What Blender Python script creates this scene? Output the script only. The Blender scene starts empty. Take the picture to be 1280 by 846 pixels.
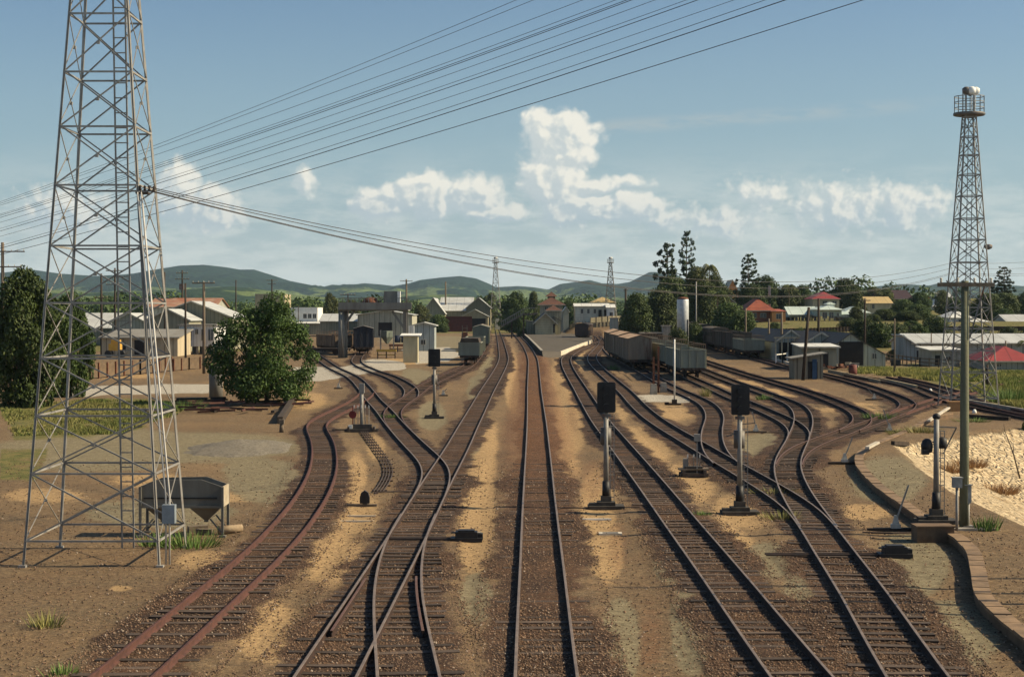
import bpy, math, random
import numpy as np
from mathutils import Vector, Matrix, noise
R = math.radians
random.seed(7)
rng = np.random.default_rng(7)
sc = bpy.context.scene
COL = sc.collection
# ------------------------------------------------------------ camera, sky, sun, exposure
F = 2100.0
CAMZ = 6.85
TILT = math.atan(33 / F)
cd = bpy.data.cameras.new('camera'); cam = bpy.data.objects.new('camera', cd); COL.objects.link(cam)
cam.location = (0, 0, CAMZ); cam.rotation_euler = (R(90) - TILT, 0, 0)
cd.sensor_width = 36; cd.lens = F / 1280 * 36; cd.clip_start = 0.5; cd.clip_end = 40000
sc.camera = cam
SUN_EL, SUN_AZ = 37.0, -1.5          # azimuth measured from +X towards +Y
sd = bpy.data.lights.new('sun', 'SUN'); so = bpy.data.objects.new('sun', sd); COL.objects.link(so)
sd.energy = 5.0; sd.angle = R(0.5); sd.color = (1.0, 0.83, 0.56)
dv = Vector((math.cos(R(SUN_EL)) * math.cos(R(SUN_AZ)), math.cos(R(SUN_EL)) * math.sin(R(SUN_AZ)), math.sin(R(SUN_EL))))
so.rotation_euler = dv.to_track_quat('Z', 'Y').to_euler(); so.location = (60, 20, 60)
sc.view_settings.view_transform = 'Standard'; sc.view_settings.look = 'None'
sc.view_settings.gamma = 1; sc.view_settings.use_curve_mapping = False
sc.view_settings.exposure = 0.60
sc.render.engine = 'CYCLES'
sc.cycles.use_denoising = True
sc.cycles.use_adaptive_sampling = True; sc.cycles.adaptive_threshold = 0.015
sc.cycles.max_bounces = 5; sc.cycles.diffuse_bounces = 3; sc.cycles.glossy_bounces = 2
sc.cycles.transmission_bounces = 2; sc.cycles.volume_bounces = 0; sc.cycles.transparent_max_bounces = 6

class NT:
    """tiny helper around a node tree"""
    def __init__(s, t): s.t = t; s.n = t.nodes; s.l = t.links
    def new(s, typ, **kw):
        n = s.n.new(typ)
        for k, v in kw.items(): setattr(n, k, v)
        return n
    def put(s, sock, v):
        if hasattr(v, 'is_linked') or hasattr(v, 'links'): s.l.new(v, sock)
        elif isinstance(v, (tuple, list)) and len(v) == 3 and sock.type == 'RGBA': sock.default_value = (*v, 1)
        else: sock.default_value = v
    def m(s, op, a, b=None, c=None, clamp=False):
        n = s.new('ShaderNodeMath', operation=op, use_clamp=clamp); s.put(n.inputs[0], a)
        if b is not None: s.put(n.inputs[1], b)
        if c is not None: s.put(n.inputs[2], c)
        return n.outputs[0]
    def mix(s, f, a, b, blend='MIX'):
        n = s.new('ShaderNodeMix', data_type='RGBA', blend_type=blend); s.put(n.inputs[0], f); s.put(n.inputs[6], a); s.put(n.inputs[7], b)
        return n.outputs[2]
    def ramp(s, v, lo, hi, o0=0.0, o1=1.0, smooth=True):
        n = s.new('ShaderNodeMapRange', interpolation_type='SMOOTHSTEP' if smooth else 'LINEAR')
        s.put(n.inputs[0], v); n.inputs[1].default_value = lo; n.inputs[2].default_value = hi; n.inputs[3].default_value = o0; n.inputs[4].default_value = o1
        return n.outputs[0]
    def noise(s, vec, scale, detail=4, rough=0.55, dist=0.0, out=0):
        n = s.new('ShaderNodeTexNoise'); n.inputs['Scale'].default_value = scale; n.inputs['Detail'].default_value = detail
        n.inputs['Roughness'].default_value = rough; n.inputs['Distortion'].default_value = dist; s.l.new(vec, n.inputs['Vector'])
        return n.outputs[out]
    def vor(s, vec, scale, out='Color', feature='F1'):
        n = s.new('ShaderNodeTexVoronoi', feature=feature); n.inputs['Scale'].default_value = scale; s.l.new(vec, n.inputs['Vector'])
        return n.outputs[out]
    def xyz(s, x, y, z):
        n = s.new('ShaderNodeCombineXYZ'); s.put(n.inputs[0], x); s.put(n.inputs[1], y); s.put(n.inputs[2], z); return n.outputs[0]
    def sep(s, v):
        n = s.new('ShaderNodeSeparateXYZ'); s.l.new(v, n.inputs[0]); return n.outputs
    def attr(s, name, out=2):
        n = s.new('ShaderNodeAttribute', attribute_name=name); return n.outputs[out]

# ---- world: Nishita sky, with clouds laid out by direction
w = bpy.data.worlds.new('World'); sc.world = w; w.use_nodes = True
wt = NT(w.node_tree); wt.n.clear()
sky = wt.new('ShaderNodeTexSky', sky_type='NISHITA'); sky.sun_disc = False
sky.sun_elevation = R(SUN_EL); sky.sun_rotation = R(90 - SUN_AZ)
sky.altitude = 100; sky.air_density = 1.0; sky.dust_density = 1.6; sky.ozone_density = 1.0
tc = wt.new('ShaderNodeTexCoord'); x, y, z = wt.sep(tc.outputs['Generated'])
yy = wt.m('MAXIMUM', y, 0.15)
u = wt.m('DIVIDE', x, yy); v = wt.m('DIVIDE', z, yy)          # tangents of azimuth and elevation
u = wt.m('MULTIPLY', u, 21.0); v = wt.m('MULTIPLY', v, 21.0)   # one unit = about 2.7 degrees
BL = [  # cumulus: centre and radii in those units: (az, el, raz, rel, strength)
 (0.66, 2.12, .52, .46, 1.25), (0.36, 2.30, .32, .26, 1.0), (0.50, 1.66, .52, .44, .95),
 (-1.1, 1.46, .50, .36, 1.25), (-1.6, 1.38, .50, .28, 1.05), (-.5, 1.48, .5, .28, .95), (-.15, 1.25, .55, .14, .95),
 (1.25, 1.30, .85, .25, 1.1), (.72, 1.27, .45, .28, .95), (1.1, 1.60, .8, .12, .75),
 (-4.2, 1.50, .34, .46, 1.0), (-3.75, 1.28, .46, .38, .95), (-2.55, 1.62, .22, .18, .38), (-5.6, 1.25, .7, .4, .7),
 (3.15, 1.45, .6, .28, .46), (4.1, 1.25, .85, .45, .50), (4.9, 1.3, .8, .40, .50), (2.6, 1.12, .7, .26, .50), (1.9, 1.15, .7, .18, .55)]
def cloud_field(uu, vv, det):
    P = wt.xyz(uu, vv, 0.0)
    wp = wt.noise(P, 2.4, 2, .6, out=1)
    vn = wt.new('ShaderNodeVectorMath', operation='MULTIPLY_ADD'); wt.l.new(wp, vn.inputs[0]); vn.inputs[1].default_value = (.30, .24, 0); wt.l.new(P, vn.inputs[2])
    P2 = vn.outputs[0]; X, Y, _ = wt.sep(P2)
    best = None
    for (cx, cy, rx, ry, s) in BL:
        a = wt.m('MULTIPLY_ADD', X, 1 / rx, -(cx + .15) / rx); b = wt.m('MULTIPLY_ADD', Y, 1 / ry, -(cy + .12) / ry)
        a2 = wt.m('MULTIPLY', a, a); d = wt.m('MULTIPLY_ADD', b, b, a2)
        g = wt.m('MULTIPLY_ADD', wt.m('SQRT', d), -s, s)
        best = g if best is None else wt.m('SMOOTH_MAX', best, g, 0.10)
    n = wt.noise(P, 3.2, det, .62, 0.0)
    vb = wt.vor(P2, 5.0, 'Distance'); vb2 = wt.vor(P2, 12.0, 'Distance')
    D = wt.m('MULTIPLY_ADD', wt.m('SUBTRACT', n, .5), 1.0, wt.m('MINIMUM', wt.m('MULTIPLY', best, 1.5), .85))
    D = wt.m('SUBTRACT', D, wt.m('MULTIPLY', vb, .34))
    return wt.m('SUBTRACT', D, wt.m('MULTIPLY', vb2, .26))
D0 = cloud_field(u, v, 6)
D1 = cloud_field(wt.m('ADD', u, .085), wt.m('ADD', v, .065), 4)
alpha = wt.ramp(D0, -.36, .26)
lit = wt.ramp(wt.m('SUBTRACT', D0, D1), -.17, .30)
hz = wt.noise(wt.xyz(wt.m('MULTIPLY', u, .45), wt.m('MULTIPLY', v, 1.7), 7.0), 2.2, 6, .66)
lowshade = wt.ramp(wt.m('MULTIPLY_ADD', hz, .6, v), 1.35, 2.1)                       # flat grey bases low down, bright tops
lit = wt.m('MULTIPLY_ADD', lowshade, .30, wt.m('MULTIPLY', lit, .66), clamp=True)
ccol = wt.mix(lit, (5.6, 6.7, 7.2), (12.0, 11.4, 9.8))
band = wt.m('MULTIPLY', wt.ramp(v, 2.3, .7), wt.ramp(hz, .36, .64, .16, .80))
stv = wt.m('SUBTRACT', v, wt.m('MULTIPLY_ADD', u, .07, 2.22))        # the thin streak right of the tall cloud
streak = wt.m('MULTIPLY', wt.m('MULTIPLY', wt.ramp(wt.m('ABSOLUTE', stv), .14, .0), wt.ramp(hz, .35, .55)), wt.m('MULTIPLY', wt.ramp(u, .9, 1.3), wt.ramp(u, 6.5, 3.0)))
skyc = wt.mix(1.0, sky.outputs[0], (0.90, 1.08, 1.20), 'MULTIPLY')
skyc = wt.mix(wt.ramp(v, 4.4, 1.0, 0, .55), skyc, (4.7, 6.6, 7.3))
skyc = wt.mix(band, skyc, (8.8, 9.3, 8.7))
skyc = wt.mix(wt.m('MULTIPLY', streak, .4), skyc, (6.5, 6.6, 6.2))
hor = wt.ramp(v, 1.3, 0.1, 0.0, .6)
skyc = wt.mix(hor, skyc, (8.2, 9.1, 8.7))
front = wt.ramp(y, .2, .4)
alpha = wt.m('MULTIPLY', wt.m('MULTIPLY', alpha, front), wt.ramp(v, .5, 1.3, .35, .93))
skyc = wt.mix(alpha, skyc, ccol)
bg = wt.new('ShaderNodeBackground'); wt.l.new(skyc, bg.inputs[0]); bg.inputs[1].default_value = 0.055
ow = wt.new('ShaderNodeOutputWorld'); wt.l.new(bg.outputs[0], ow.inputs[0])
w.cycles.sampling_method = 'MANUAL'; w.cycles.sample_map_resolution = 512

# ------------------------------------------------------------ pixel <-> world
_fw = np.array([0, math.cos(TILT), -math.sin(TILT)]); _up = np.array([0, math.sin(TILT), math.cos(TILT)])
def ray(px, py):
    d = _fw * F + np.array([px - 640, 0, 0]) + _up * (423 - py); return d / d[1]
def W(px, py, Y):
    d = ray(px, py) * Y; return Vector((d[0], d[1], d[2] + CAMZ))
def proj(X, Y, Z):
    zz = Z - CAMZ; dep = Y * _fw[1] + zz * _fw[2]; h = Y * _up[1] + zz * _up[2]
    return 640 + F * X / dep, 423 - F * h / dep
def S(t):
    t = np.clip(t, 0, 1); return t * t * (3 - 2 * t)
EDGE = np.array([(15.6, 10), (15.5, 50), (15.9, 62.5), (17.3, 74), (18.8, 84), (22.8, 89.5), (26.5, 94.5), (30, 98), (38, 101), (90, 104)], float)
def seg_dist(X, Y, P):
    best = np.full(np.shape(X), 1e9)
    for (ax, ay), (bx, by) in zip(P[:-1], P[1:]):
        dx, dy = bx - ax, by - ay; L = dx * dx + dy * dy + 1e-9
        t = np.clip(((X - ax) * dx + (Y - ay) * dy) / L, 0, 1)
        best = np.minimum(best, (X - ax - t * dx) ** 2 + (Y - ay - t * dy) ** 2)
    return np.sqrt(best)
KERB_PX = [(1185, 516), (1161, 521), (1136, 535), (1106, 547), (1083, 557), (1071, 567), (1070, 578), (1076, 588), (1095, 607), (1129, 631), (1155, 649),
           (1176, 661), (1193, 671), (1209, 688), (1215, 712), (1221, 742), (1247, 769), (1280, 796), (1335, 846)]
def atz(px, py, z):
    d = ray(px, py); t = (z - CAMZ) / d[2]; return (d[0] * t, t)
KERB = np.array([atz(a, b, 0.30) for a, b in KERB_PX])
def kerb_x(Y): return np.interp(Y, KERB[::-1, 1], KERB[::-1, 0])
def edge_x(Y): return np.interp(Y, EDGE[:, 1], EDGE[:, 0])
def terrain(X, Y):
    X = np.asarray(X, float); Y = np.asarray(Y, float)
    z = 1.0 * S((Y - 100) / 120)
    r = X / np.maximum(Y, 1)
    z = z + S((r - .075) / .08) * (4.0 * S((Y - 245) / 90) + 7.5 * S((Y - 350) / 350)) * (1 - S((Y - 1200) / 1500))
    z = z + S((-r - .20) / .1) * 1.0 * S((Y - 300) / 200)
    z = z + 3.4 * S((Y - 398) / 25) * (1 - S((Y - 640) / 80)) * S((r - .028) / .012) * (1 - S((r - .075) / .08))
    near = (Y < 108)
    kr = near & (X > kerb_x(Y) + .22) & (Y > 24)
    z = np.where(kr, .26 * (1 - S((Y - 92) / 12)), z)
    inside = near & (X > edge_x(Y))
    if not inside.any(): return z
    d = seg_dist(X, Y, EDGE)
    z = np.where(inside, z - np.minimum(d * .42, 3.5) * S(d / .8), z)
    return z
def _s(t): t = 0.0 if t < 0 else 1.0 if t > 1 else t; return t * t * (3 - 2 * t)
def T(X, Y):
    if Y < 108 and X > 12: return float(terrain(X, Y))
    z = _s((Y - 100) / 120); r = X / max(Y, 1)
    if r > .075 and Y > 245: z += _s((r - .075) / .08) * (4.0 * _s((Y - 245) / 90) + 7.5 * _s((Y - 350) / 350)) * (1 - _s((Y - 1200) / 1500))
    if .028 < r < .155 and 398 < Y < 720: z += 3.4 * _s((Y - 398) / 25) * (1 - _s((Y - 640) / 80)) * _s((r - .028) / .012) * (1 - _s((r - .075) / .08))
    if r < -.2 and Y > 300: z += _s((-r - .20) / .1) * _s((Y - 300) / 200)
    return z
def G(px, py, zo=0.0):
    """where the sight line through a point of the photograph meets the ground (raised by zo)"""
    d = ray(px, py); a, b = 20.0, None; Y = 20.0; prev = 20.0
    while Y < 3500:
        if CAMZ + d[2] * Y < T(d[0] * Y, Y) + zo: b = Y; break
        prev = Y; Y *= 1.03
    if b is None: return Vector((d[0] * 3000, 3000, 1))
    a = prev
    for _ in range(26):
        m = (a + b) / 2
        if CAMZ + d[2] * m < T(d[0] * m, m) + zo: b = m
        else: a = m
    return Vector((d[0] * b, b, T(d[0] * b, b)))
def onY(px, Y):
    X = (px - 640) / F * Y; return Vector((X, Y, T(X, Y)))
def zpx(py, Y): return W(640, py, Y).z
def mpp(Y): return Y / F

# ------------------------------------------------------------ meshes and objects
class MB:
    def __init__(s): s.v = []; s.f = []; s.m = []; s.sm = []
    def add(s, vs, fs, mi=0, smooth=False):
        o = len(s.v); s.v += [tuple(p) for p in vs]; s.f += [tuple(i + o for i in f) for f in fs]; s.m += [mi] * len(fs); s.sm += [smooth] * len(fs); return s
    def box(s, c, d, rz=0.0, mi=0, M=None):
        hx, hy, hz = d[0] / 2, d[1] / 2, d[2] / 2; cs, sn = math.cos(rz), math.sin(rz); vs = []
        for z in (-hz, hz):
            for (x, y) in ((-hx, -hy), (hx, -hy), (hx, hy), (-hx, hy)):
                p = (x * cs - y * sn + c[0], x * sn + y * cs + c[1], z + c[2]); vs.append(M @ Vector(p) if M else p)
        return s.add(vs, [(0, 3, 2, 1), (4, 5, 6, 7), (0, 1, 5, 4), (1, 2, 6, 5), (2, 3, 7, 6), (3, 0, 4, 7)], mi)
    def bar(s, p, q, w, h=None, mi=0):
        p, q = Vector(p), Vector(q); h = h or w; d = (q - p)
        if d.length < 1e-6: return s
        d.normalize(); a = d.cross(Vector((0, 0, 1)))
        if a.length < 1e-3: a = d.cross(Vector((0, 1, 0)))
        a.normalize(); b = a.cross(d); a *= w / 2; b *= h / 2
        vs = [p - a - b, p + a - b, p + a + b, p - a + b, q - a - b, q + a - b, q + a + b, q - a + b]
        return s.add(vs, [(0, 3, 2, 1), (4, 5, 6, 7), (0, 1, 5, 4), (1, 2, 6, 5), (2, 3, 7, 6), (3, 0, 4, 7)], mi)
    def tube(s, pts, rad, n=8, mi=0, cap=True, smooth=True):
        pts = [Vector(p) for p in pts]; rad = rad if isinstance(rad, (list, tuple)) else [rad] * len(pts); o = len(s.v); ref = None
        for i, p in enumerate(pts):
            d = (pts[min(i + 1, len(pts) - 1)] - pts[max(i - 1, 0)]).normalized()
            if ref is None: ref = d.cross(Vector((0, 0, 1))) if abs(d.z) < .9 else d.cross(Vector((0, 1, 0)))
            a = (ref - d * ref.dot(d)).normalized(); ref = a; b = d.cross(a)
            for k in range(n):
                t = 2 * math.pi * k / n; s.v.append(tuple(p + (a * math.cos(t) + b * math.sin(t)) * rad[i]))
        for i in range(len(pts) - 1):
            for k in range(n):
                k2 = (k + 1) % n; s.f.append((o + i * n + k, o + i * n + k2, o + (i + 1) * n + k2, o + (i + 1) * n + k)); s.m.append(mi); s.sm.append(smooth)
        if cap:
            s.f.append(tuple(o + k for k in reversed(range(n)))); s.f.append(tuple(o + (len(pts) - 1) * n + k for k in range(n))); s.m += [mi, mi]; s.sm += [False, False]
        return s
    def lathe(s, c, prof, n=16, mi=0, smooth=True):
        o = len(s.v)
        for (r, z) in prof:
            for k in range(n):
                t = 2 * math.pi * k / n; s.v.append((c[0] + r * math.cos(t), c[1] + r * math.sin(t), c[2] + z))
        for i in range(len(prof) - 1):
            for k in range(n):
                k2 = (k + 1) % n; s.f.append((o + i * n + k, o + i * n + k2, o + (i + 1) * n + k2, o + (i + 1) * n + k)); s.m.append(mi); s.sm.append(smooth)
        s.f.append(tuple(o + k for k in reversed(range(n)))); s.f.append(tuple(o + (len(prof) - 1) * n + k for k in range(n))); s.m += [mi, mi]; s.sm += [False, False]
        return s
    def prism(s, poly, y0, y1, mi=0):
        """polygon in (x, z), pushed from y0 to y1"""
        n = len(poly); vs = [(x, y0, z) for x, z in poly] + [(x, y1, z) for x, z in poly]
        fs = [tuple(range(n)), tuple(reversed(range(n, 2 * n)))] + [(i, i + n, (i + 1) % n + n, (i + 1) % n) for i in range(n)]
        return s.add(vs, fs, mi)
    def prismx(s, poly, x0, x1, mi=0):
        n = len(poly); vs = [(x0, y, z) for y, z in poly] + [(x1, y, z) for y, z in poly]
        fs = [tuple(reversed(range(n))), tuple(range(n, 2 * n))] + [((i + 1) % n, (i + 1) % n + n, i + n, i) for i in range(n)]
        return s.add(vs, fs, mi)
    def slab(s, quad, t, mi=0):
        """a sheet of thickness t below four (or three) corner points"""
        q = [Vector(p) for p in quad]; n = len(q); nn = (q[1] - q[0]).cross(q[2] - q[0]).normalized()
        if nn.z < 0: q.reverse(); nn = -nn
        vs = q + [p - nn * t for p in q]
        return s.add(vs, [tuple(range(n)), tuple(reversed(range(n, 2 * n)))] + [((i + 1) % n, i, i + n, (i + 1) % n + n) for i in range(n)], mi)
    def build(s, name, mats, parent=None, loc=None):
        me = bpy.data.meshes.new(name); me.from_pydata(s.v, [], s.f); me.update()
        for mm in (mats if isinstance(mats, (list, tuple)) else [mats]): me.materials.append(mm)
        me.polygons.foreach_set('material_index', s.m); me.polygons.foreach_set('use_smooth', s.sm)
        o = bpy.data.objects.new(name, me); COL.objects.link(o)
        if parent is not None: o.parent = parent
        if loc is not None: o.location = loc
        return o
def tag(o, label, cat, group=None, kind=None):
    if label: o['label'] = label
    if cat: o['category'] = cat
    if group: o['group'] = group
    if kind: o['kind'] = kind
    return o
def thing(name, label, cat, loc=(0, 0, 0), rz=0.0, group=None):
    o = bpy.data.objects.new(name, None); COL.objects.link(o); o.location = loc; o.rotation_euler = (0, 0, rz); o.empty_display_size = .3
    return tag(o, label, cat, group)
def kids(o): return [c for c in bpy.data.objects if c.parent == o]
def copy_tree(o, parent=None, ch=None):
    if ch is None:
        ch = {}
        for c in bpy.data.objects:
            if c.parent: ch.setdefault(c.parent.name, []).append(c)
    c = o.copy(); COL.objects.link(c); c.parent = parent
    for k in ch.get(o.name, []): copy_tree(k, c, ch)
    return c

# ------------------------------------------------------------ materials
MATS = {}
def pm(name, c1, c2=None, scale=3.0, rough=.8, metal=0.0, bump=0.0, bscale=None, streak=False, corr=None, boards=None, rust=None, spec=.3):
    """painted / weathered surface: two tones mixed by noise, optional run-down streaks, ribs, boards, rust"""
    if name in MATS: return MATS[name]
    ma = bpy.data.materials.new(name); ma.use_nodes = True; t = NT(ma.node_tree); b = t.n['Principled BSDF']
    tcn = t.new('ShaderNodeTexCoord'); P = tcn.outputs['Object']
    c2 = c2 or tuple(a * .72 for a in c1)
    X, Y, Z = t.sep(P)
    if streak: Pn = t.xyz(X, Y, t.m('MULTIPLY', Z, .18))
    else: Pn = P
    n = t.noise(Pn, scale, 6, .62)
    col = t.mix(t.ramp(n, .32, .68), c1, c2)
    if rust:
        rn = t.noise(Pn, scale * .6, 7, .7)
        col = t.mix(t.ramp(rn, rust[1], rust[1] + .16), col, rust[0])
    hgt = t.noise(P, bscale or scale * 6, 4, .6)
    if corr:
        ax = {'x': X, 'y': Y, 'z': Z, 'xy': t.m('ADD', X, Y)}[corr[0]]
        rib = t.m('SINE', t.m('MULTIPLY', ax, 2 * math.pi / corr[1]))
        hgt = t.m('MULTIPLY_ADD', rib, 1.2, t.m('MULTIPLY', hgt, .35))
        panel = t.m('FRACT', t.m('DIVIDE', ax, corr[1] * 6.3))
        col = t.mix(t.ramp(panel, .93, .97), col, tuple(a * .7 for a in c2))
    if boards:
        ax = {'x': X, 'y': Y, 'z': Z, 'xy': t.m('ADD', X, Y)}[boards[0]]
        fr = t.m('FRACT', t.m('DIVIDE', ax, boards[1]))
        gap = t.m('MULTIPLY', t.ramp(fr, .0, .1), t.ramp(fr, 1.0, .93))
        col = t.mix(gap, tuple(a * .35 for a in c2), col)
        hgt = t.m('MULTIPLY_ADD', gap, .9, t.m('MULTIPLY', hgt, .3)); bump = bump or .4
    t.put(b.inputs['Base Color'], col); b.inputs['Roughness'].default_value = rough; b.inputs['Metallic'].default_value = metal
    b.inputs['Specular IOR Level'].default_value = spec
    if bump:
        bn = t.new('ShaderNodeBump'); bn.inputs['Strength'].default_value = bump; bn.inputs['Distance'].default_value = .03
        t.l.new(hgt, bn.inputs['Height']); t.l.new(bn.outputs[0], b.inputs['Normal'])
    MATS[name] = ma; return ma
RUST = (.16, .065, .03)
steel_grey = pm('galvanised_steel', (.27, .26, .24), (.19, .175, .155), 2.2, .6, .0, .15, rust=((.19, .11, .07), .60))
steel_dark = pm('weathered_steel', (.15, .145, .14), (.10, .085, .07), 2.0, .6, .3, .1, rust=(RUST, .52))
black_paint = pm('black_paint', (.014, .014, .016), (.022, .021, .022), 4, .55, 0, .05)
white_paint = pm('white_paint', (.78, .77, .72), (.60, .58, .52), 3, .6, 0, .05)
silver_paint = pm('silver_paint', (.55, .56, .56), (.42, .43, .42), 2.5, .45, .3, .05, rust=((.3, .2, .13), .68))
timber = pm('grey_timber', (.17, .135, .10), (.10, .078, .055), 2.5, .9, 0, .5, 14, streak=True)
timber_green = pm('treated_timber', (.16, .165, .105), (.10, .10, .062), 2.5, .85, 0, .5, 12, streak=True)
timber_dark = pm('dark_timber', (.06, .045, .034), (.035, .026, .02), 3, .95, 0, .5, 15, streak=True)
concrete = pm('concrete', (.34, .31, .26), (.22, .19, .15), 2.2, .9, 0, .3)
concrete_pale = pm('pale_concrete', (.55, .50, .42), (.38, .34, .27), 1.5, .9, 0, .3)
glass_dark = pm('window_glass', (.02, .025, .03), (.035, .04, .045), 2, .12, 0, 0, spec=.6)
rail_top = pm('rail_head_steel', (.19, .145, .115), (.12, .09, .07), 3, .5, .0, 0)
rail_side = pm('rail_web_rust', (.050, .024, .015), (.022, .014, .011), 6, .9, 0, .2)
rail_rust = pm('rusty_rail_head', (.100, .042, .031), (.058, .027, .021), 5, .8, 0, .2)
rail_rust2 = pm('worn_rusty_rail_head', (.15, .085, .06), (.10, .05, .036), 5, .6, .2, .2)
sleeper_m = pm('sleeper_timber', (.080, .054, .038), (.040, .029, .023), 1.3, .95, 0, .6, 18)
_t = NT(sleeper_m.node_tree); _b = _t.n['Principled BSDF']; _src = _b.inputs['Base Color'].links[0].from_socket
_oi = _t.new('ShaderNodeObjectInfo'); _hs = _t.new('ShaderNodeHueSaturation'); _t.l.new(_t.m('MULTIPLY_ADD', _oi.outputs['Random'], 1.0, .6), _hs.inputs['Value']); _hs.inputs['Saturation'].default_value = .9; _t.l.new(_src, _hs.inputs['Color']); _t.l.new(_hs.outputs[0], _b.inputs['Base Color'])
rust_m = pm('rusted_iron', (.19, .075, .04), (.09, .04, .025), 3, .85, 0, .3)
# ------------------------------------------------------------ tracks: centre lines read as (x, y) points on the photograph
TR = {
 'main': [(684, 870), (682, 846), (676.8, 700), (674, 632), (671, 530), (668, 488), (667.2, 462), (665.5, 447), (659, 434), (651, 424), (644.5, 417), (639, 412.5), (634, 409.5)],
 'left_main': [(393, 870), (407.6, 846), (508, 673), (539.8, 614), (571.6, 560), (587, 530), (607, 492), (620, 470), (627.5, 456), (629.6, 447), (628, 436), (625, 423), (622.5, 415), (621, 410)],
 'left_branch': [(514, 870), (510.8, 846), (502.5, 793), (497.5, 759), (496.3, 739), (499, 708), (508.5, 671), (523, 643)],
 'crossing_branch': [(536, 622), (543, 606), (546, 594), (541.7, 580), (529.5, 567), (513, 551), (493.5, 530), (479, 512), (467, 500), (458.8, 489), (449.5, 478), (439.5, 470), (417.5, 459.5), (405, 451), (396, 445), (390, 440)],
 'loop_branch': [(513, 496), (515, 491), (512.5, 485), (503, 478), (487, 470), (470, 464.5), (452, 457), (446, 452), (447, 447), (451, 442), (456, 436), (460, 431)],
 'rusty_link': [(502, 538), (494, 529), (490.5, 521), (491, 514.4), (497, 507), (515.5, 494.6), (528, 484.5), (546, 475), (563, 467.5), (580, 460), (588, 454.5), (595, 447), (600, 440), (605, 430), (609, 421), (612, 413)],
 'rusty_siding': [(461, 489), (450, 499), (432, 509), (411, 519), (398, 527), (394.5, 534), (400, 545), (404.5, 558), (405, 575), (402, 592), (389, 621), (360, 660), (332, 690), (271, 744), (247, 763), (198, 808), (159, 840), (125, 870)],
 'right_main': [(1020, 870), (998, 846), (938, 765), (887.6, 700), (849, 651), (812, 603), (773.5, 555), (751, 527), (738, 507), (725.5, 486), (713.8, 467), (708.2, 455), (708.5, 447), (717, 440), (732, 433), (744, 427), (748, 423), (745, 418.5), (738, 414), (730, 411)],
 'yard_first': [(1162, 870), (1144, 846), (1081, 745), (1039, 685), (1019, 655), (1001, 635), (978.5, 620), (954.5, 605), (916, 583), (890.5, 568), (858.5, 549), (834.5, 535), (812.5, 520), (796, 505), (782, 490), (766, 476), (749, 461), (741, 451), (741, 444), (747, 437), (752, 431), (752, 425), (747, 420)],
 'wagon_siding': [(908, 580), (898, 571), (891.5, 558), (889.5, 546), (890.5, 535), (893.5, 520), (886, 507), (869, 497), (846, 487), (820.5, 474), (800, 462), (783, 453), (770, 446.5), (762, 440), (757, 434)],
 'open_wagon_siding': [(1024, 660), (1004, 631), (990, 606), (984, 585), (986, 573), (992, 560), (997.5, 550), (999.5, 541), (994, 533), (982, 525), (958, 514), (937, 505), (912.5, 495), (888, 483.5), (864, 473), (835, 460.5), (812, 452), (792, 445.5), (778, 440)],
 'outer_siding': [(997, 549), (1002, 537), (1004.5, 525), (1001.5, 514), (992, 505), (972, 497), (942, 486), (909, 474.5), (875, 461), (848, 451.5), (824, 443.5)],
 'curved_siding': [(986, 582), (988, 574), (996, 565.5), (1010, 557), (1031.5, 549), (1055, 541), (1071, 533.5), (1079, 525), (1072, 515), (1058, 508), (1021, 493.5), (976, 480), (938, 469.3), (906, 459.5), (874, 449), (846, 441)],
 'shed_line': [(1062, 538.5), (1090, 528.5), (1112, 520.5), (1130, 513), (1136, 506), (1128, 499), (1108, 491), (1074, 479.5), (1030, 468), (992, 461), (965, 453.5), (940, 447), (918, 441.5), (896, 435.5), (878, 430), (866, 426)],
 'far_right_link': [(1104, 523), (1140, 510), (1168, 501), (1198, 493), (1240, 484), (1290, 476)],
 'upper_right_siding': [(1062, 469), (1100, 475), (1136, 482), (1155, 489), (1178, 498.5), (1220, 508.5), (1300, 524)],
 'grassy_siding': [(1115, 471), (1136, 475), (1170, 483), (1200, 492.5), (1222, 503), (1262, 513), (1310, 524)],
}
def catmull(P, step):
    P = [np.array(p, float) for p in P]; P = [2 * P[0] - P[1]] + P + [2 * P[-1] - P[-2]]; out = []
    for i in range(1, len(P) - 2):
        p0, p1, p2, p3 = P[i - 1], P[i], P[i + 1], P[i + 2]; n = max(2, int(np.linalg.norm(p2 - p1) / step))
        for k in range(n):
            t = k / n; out.append(.5 * ((2 * p1) + (-p0 + p2) * t + (2 * p0 - 5 * p1 + 4 * p2 - p3) * t * t + (-p0 + 3 * p1 - 3 * p2 + p3) * t ** 3))
    out.append(P[-2]); return np.array(out)
def resample(Q, step):
    L = np.concatenate([[0], np.cumsum(np.linalg.norm(np.diff(Q, axis=0), axis=1))]); n = max(3, int(L[-1] / step)); s = np.linspace(0, L[-1], n)
    return np.stack([np.interp(s, L, Q[:, 0]), np.interp(s, L, Q[:, 1])], 1)
PATH = {}
for nm, pts in TR.items():
    wp = [tuple(G(a, b, .16))[:2] for a, b in pts]
    Q = resample(catmull(wp, .5), .7)
    k = 9 if nm not in ('main', 'left_main', 'right_main') else 13
    for _ in range(2):
        pad = np.concatenate([np.repeat(Q[:1], k // 2, 0) * 2 - Q[1:k // 2 + 1][::-1], Q, np.repeat(Q[-1:], k // 2, 0) * 2 - Q[-k // 2:-1][::-1]])
        Q = np.stack([np.convolve(pad[:, i], np.ones(k) / k, 'valid') for i in (0, 1)], 1)
    PATH[nm] = Q
def tangents(Q):
    d = np.gradient(Q, axis=0); return d / np.linalg.norm(d, axis=1)[:, None]

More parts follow.
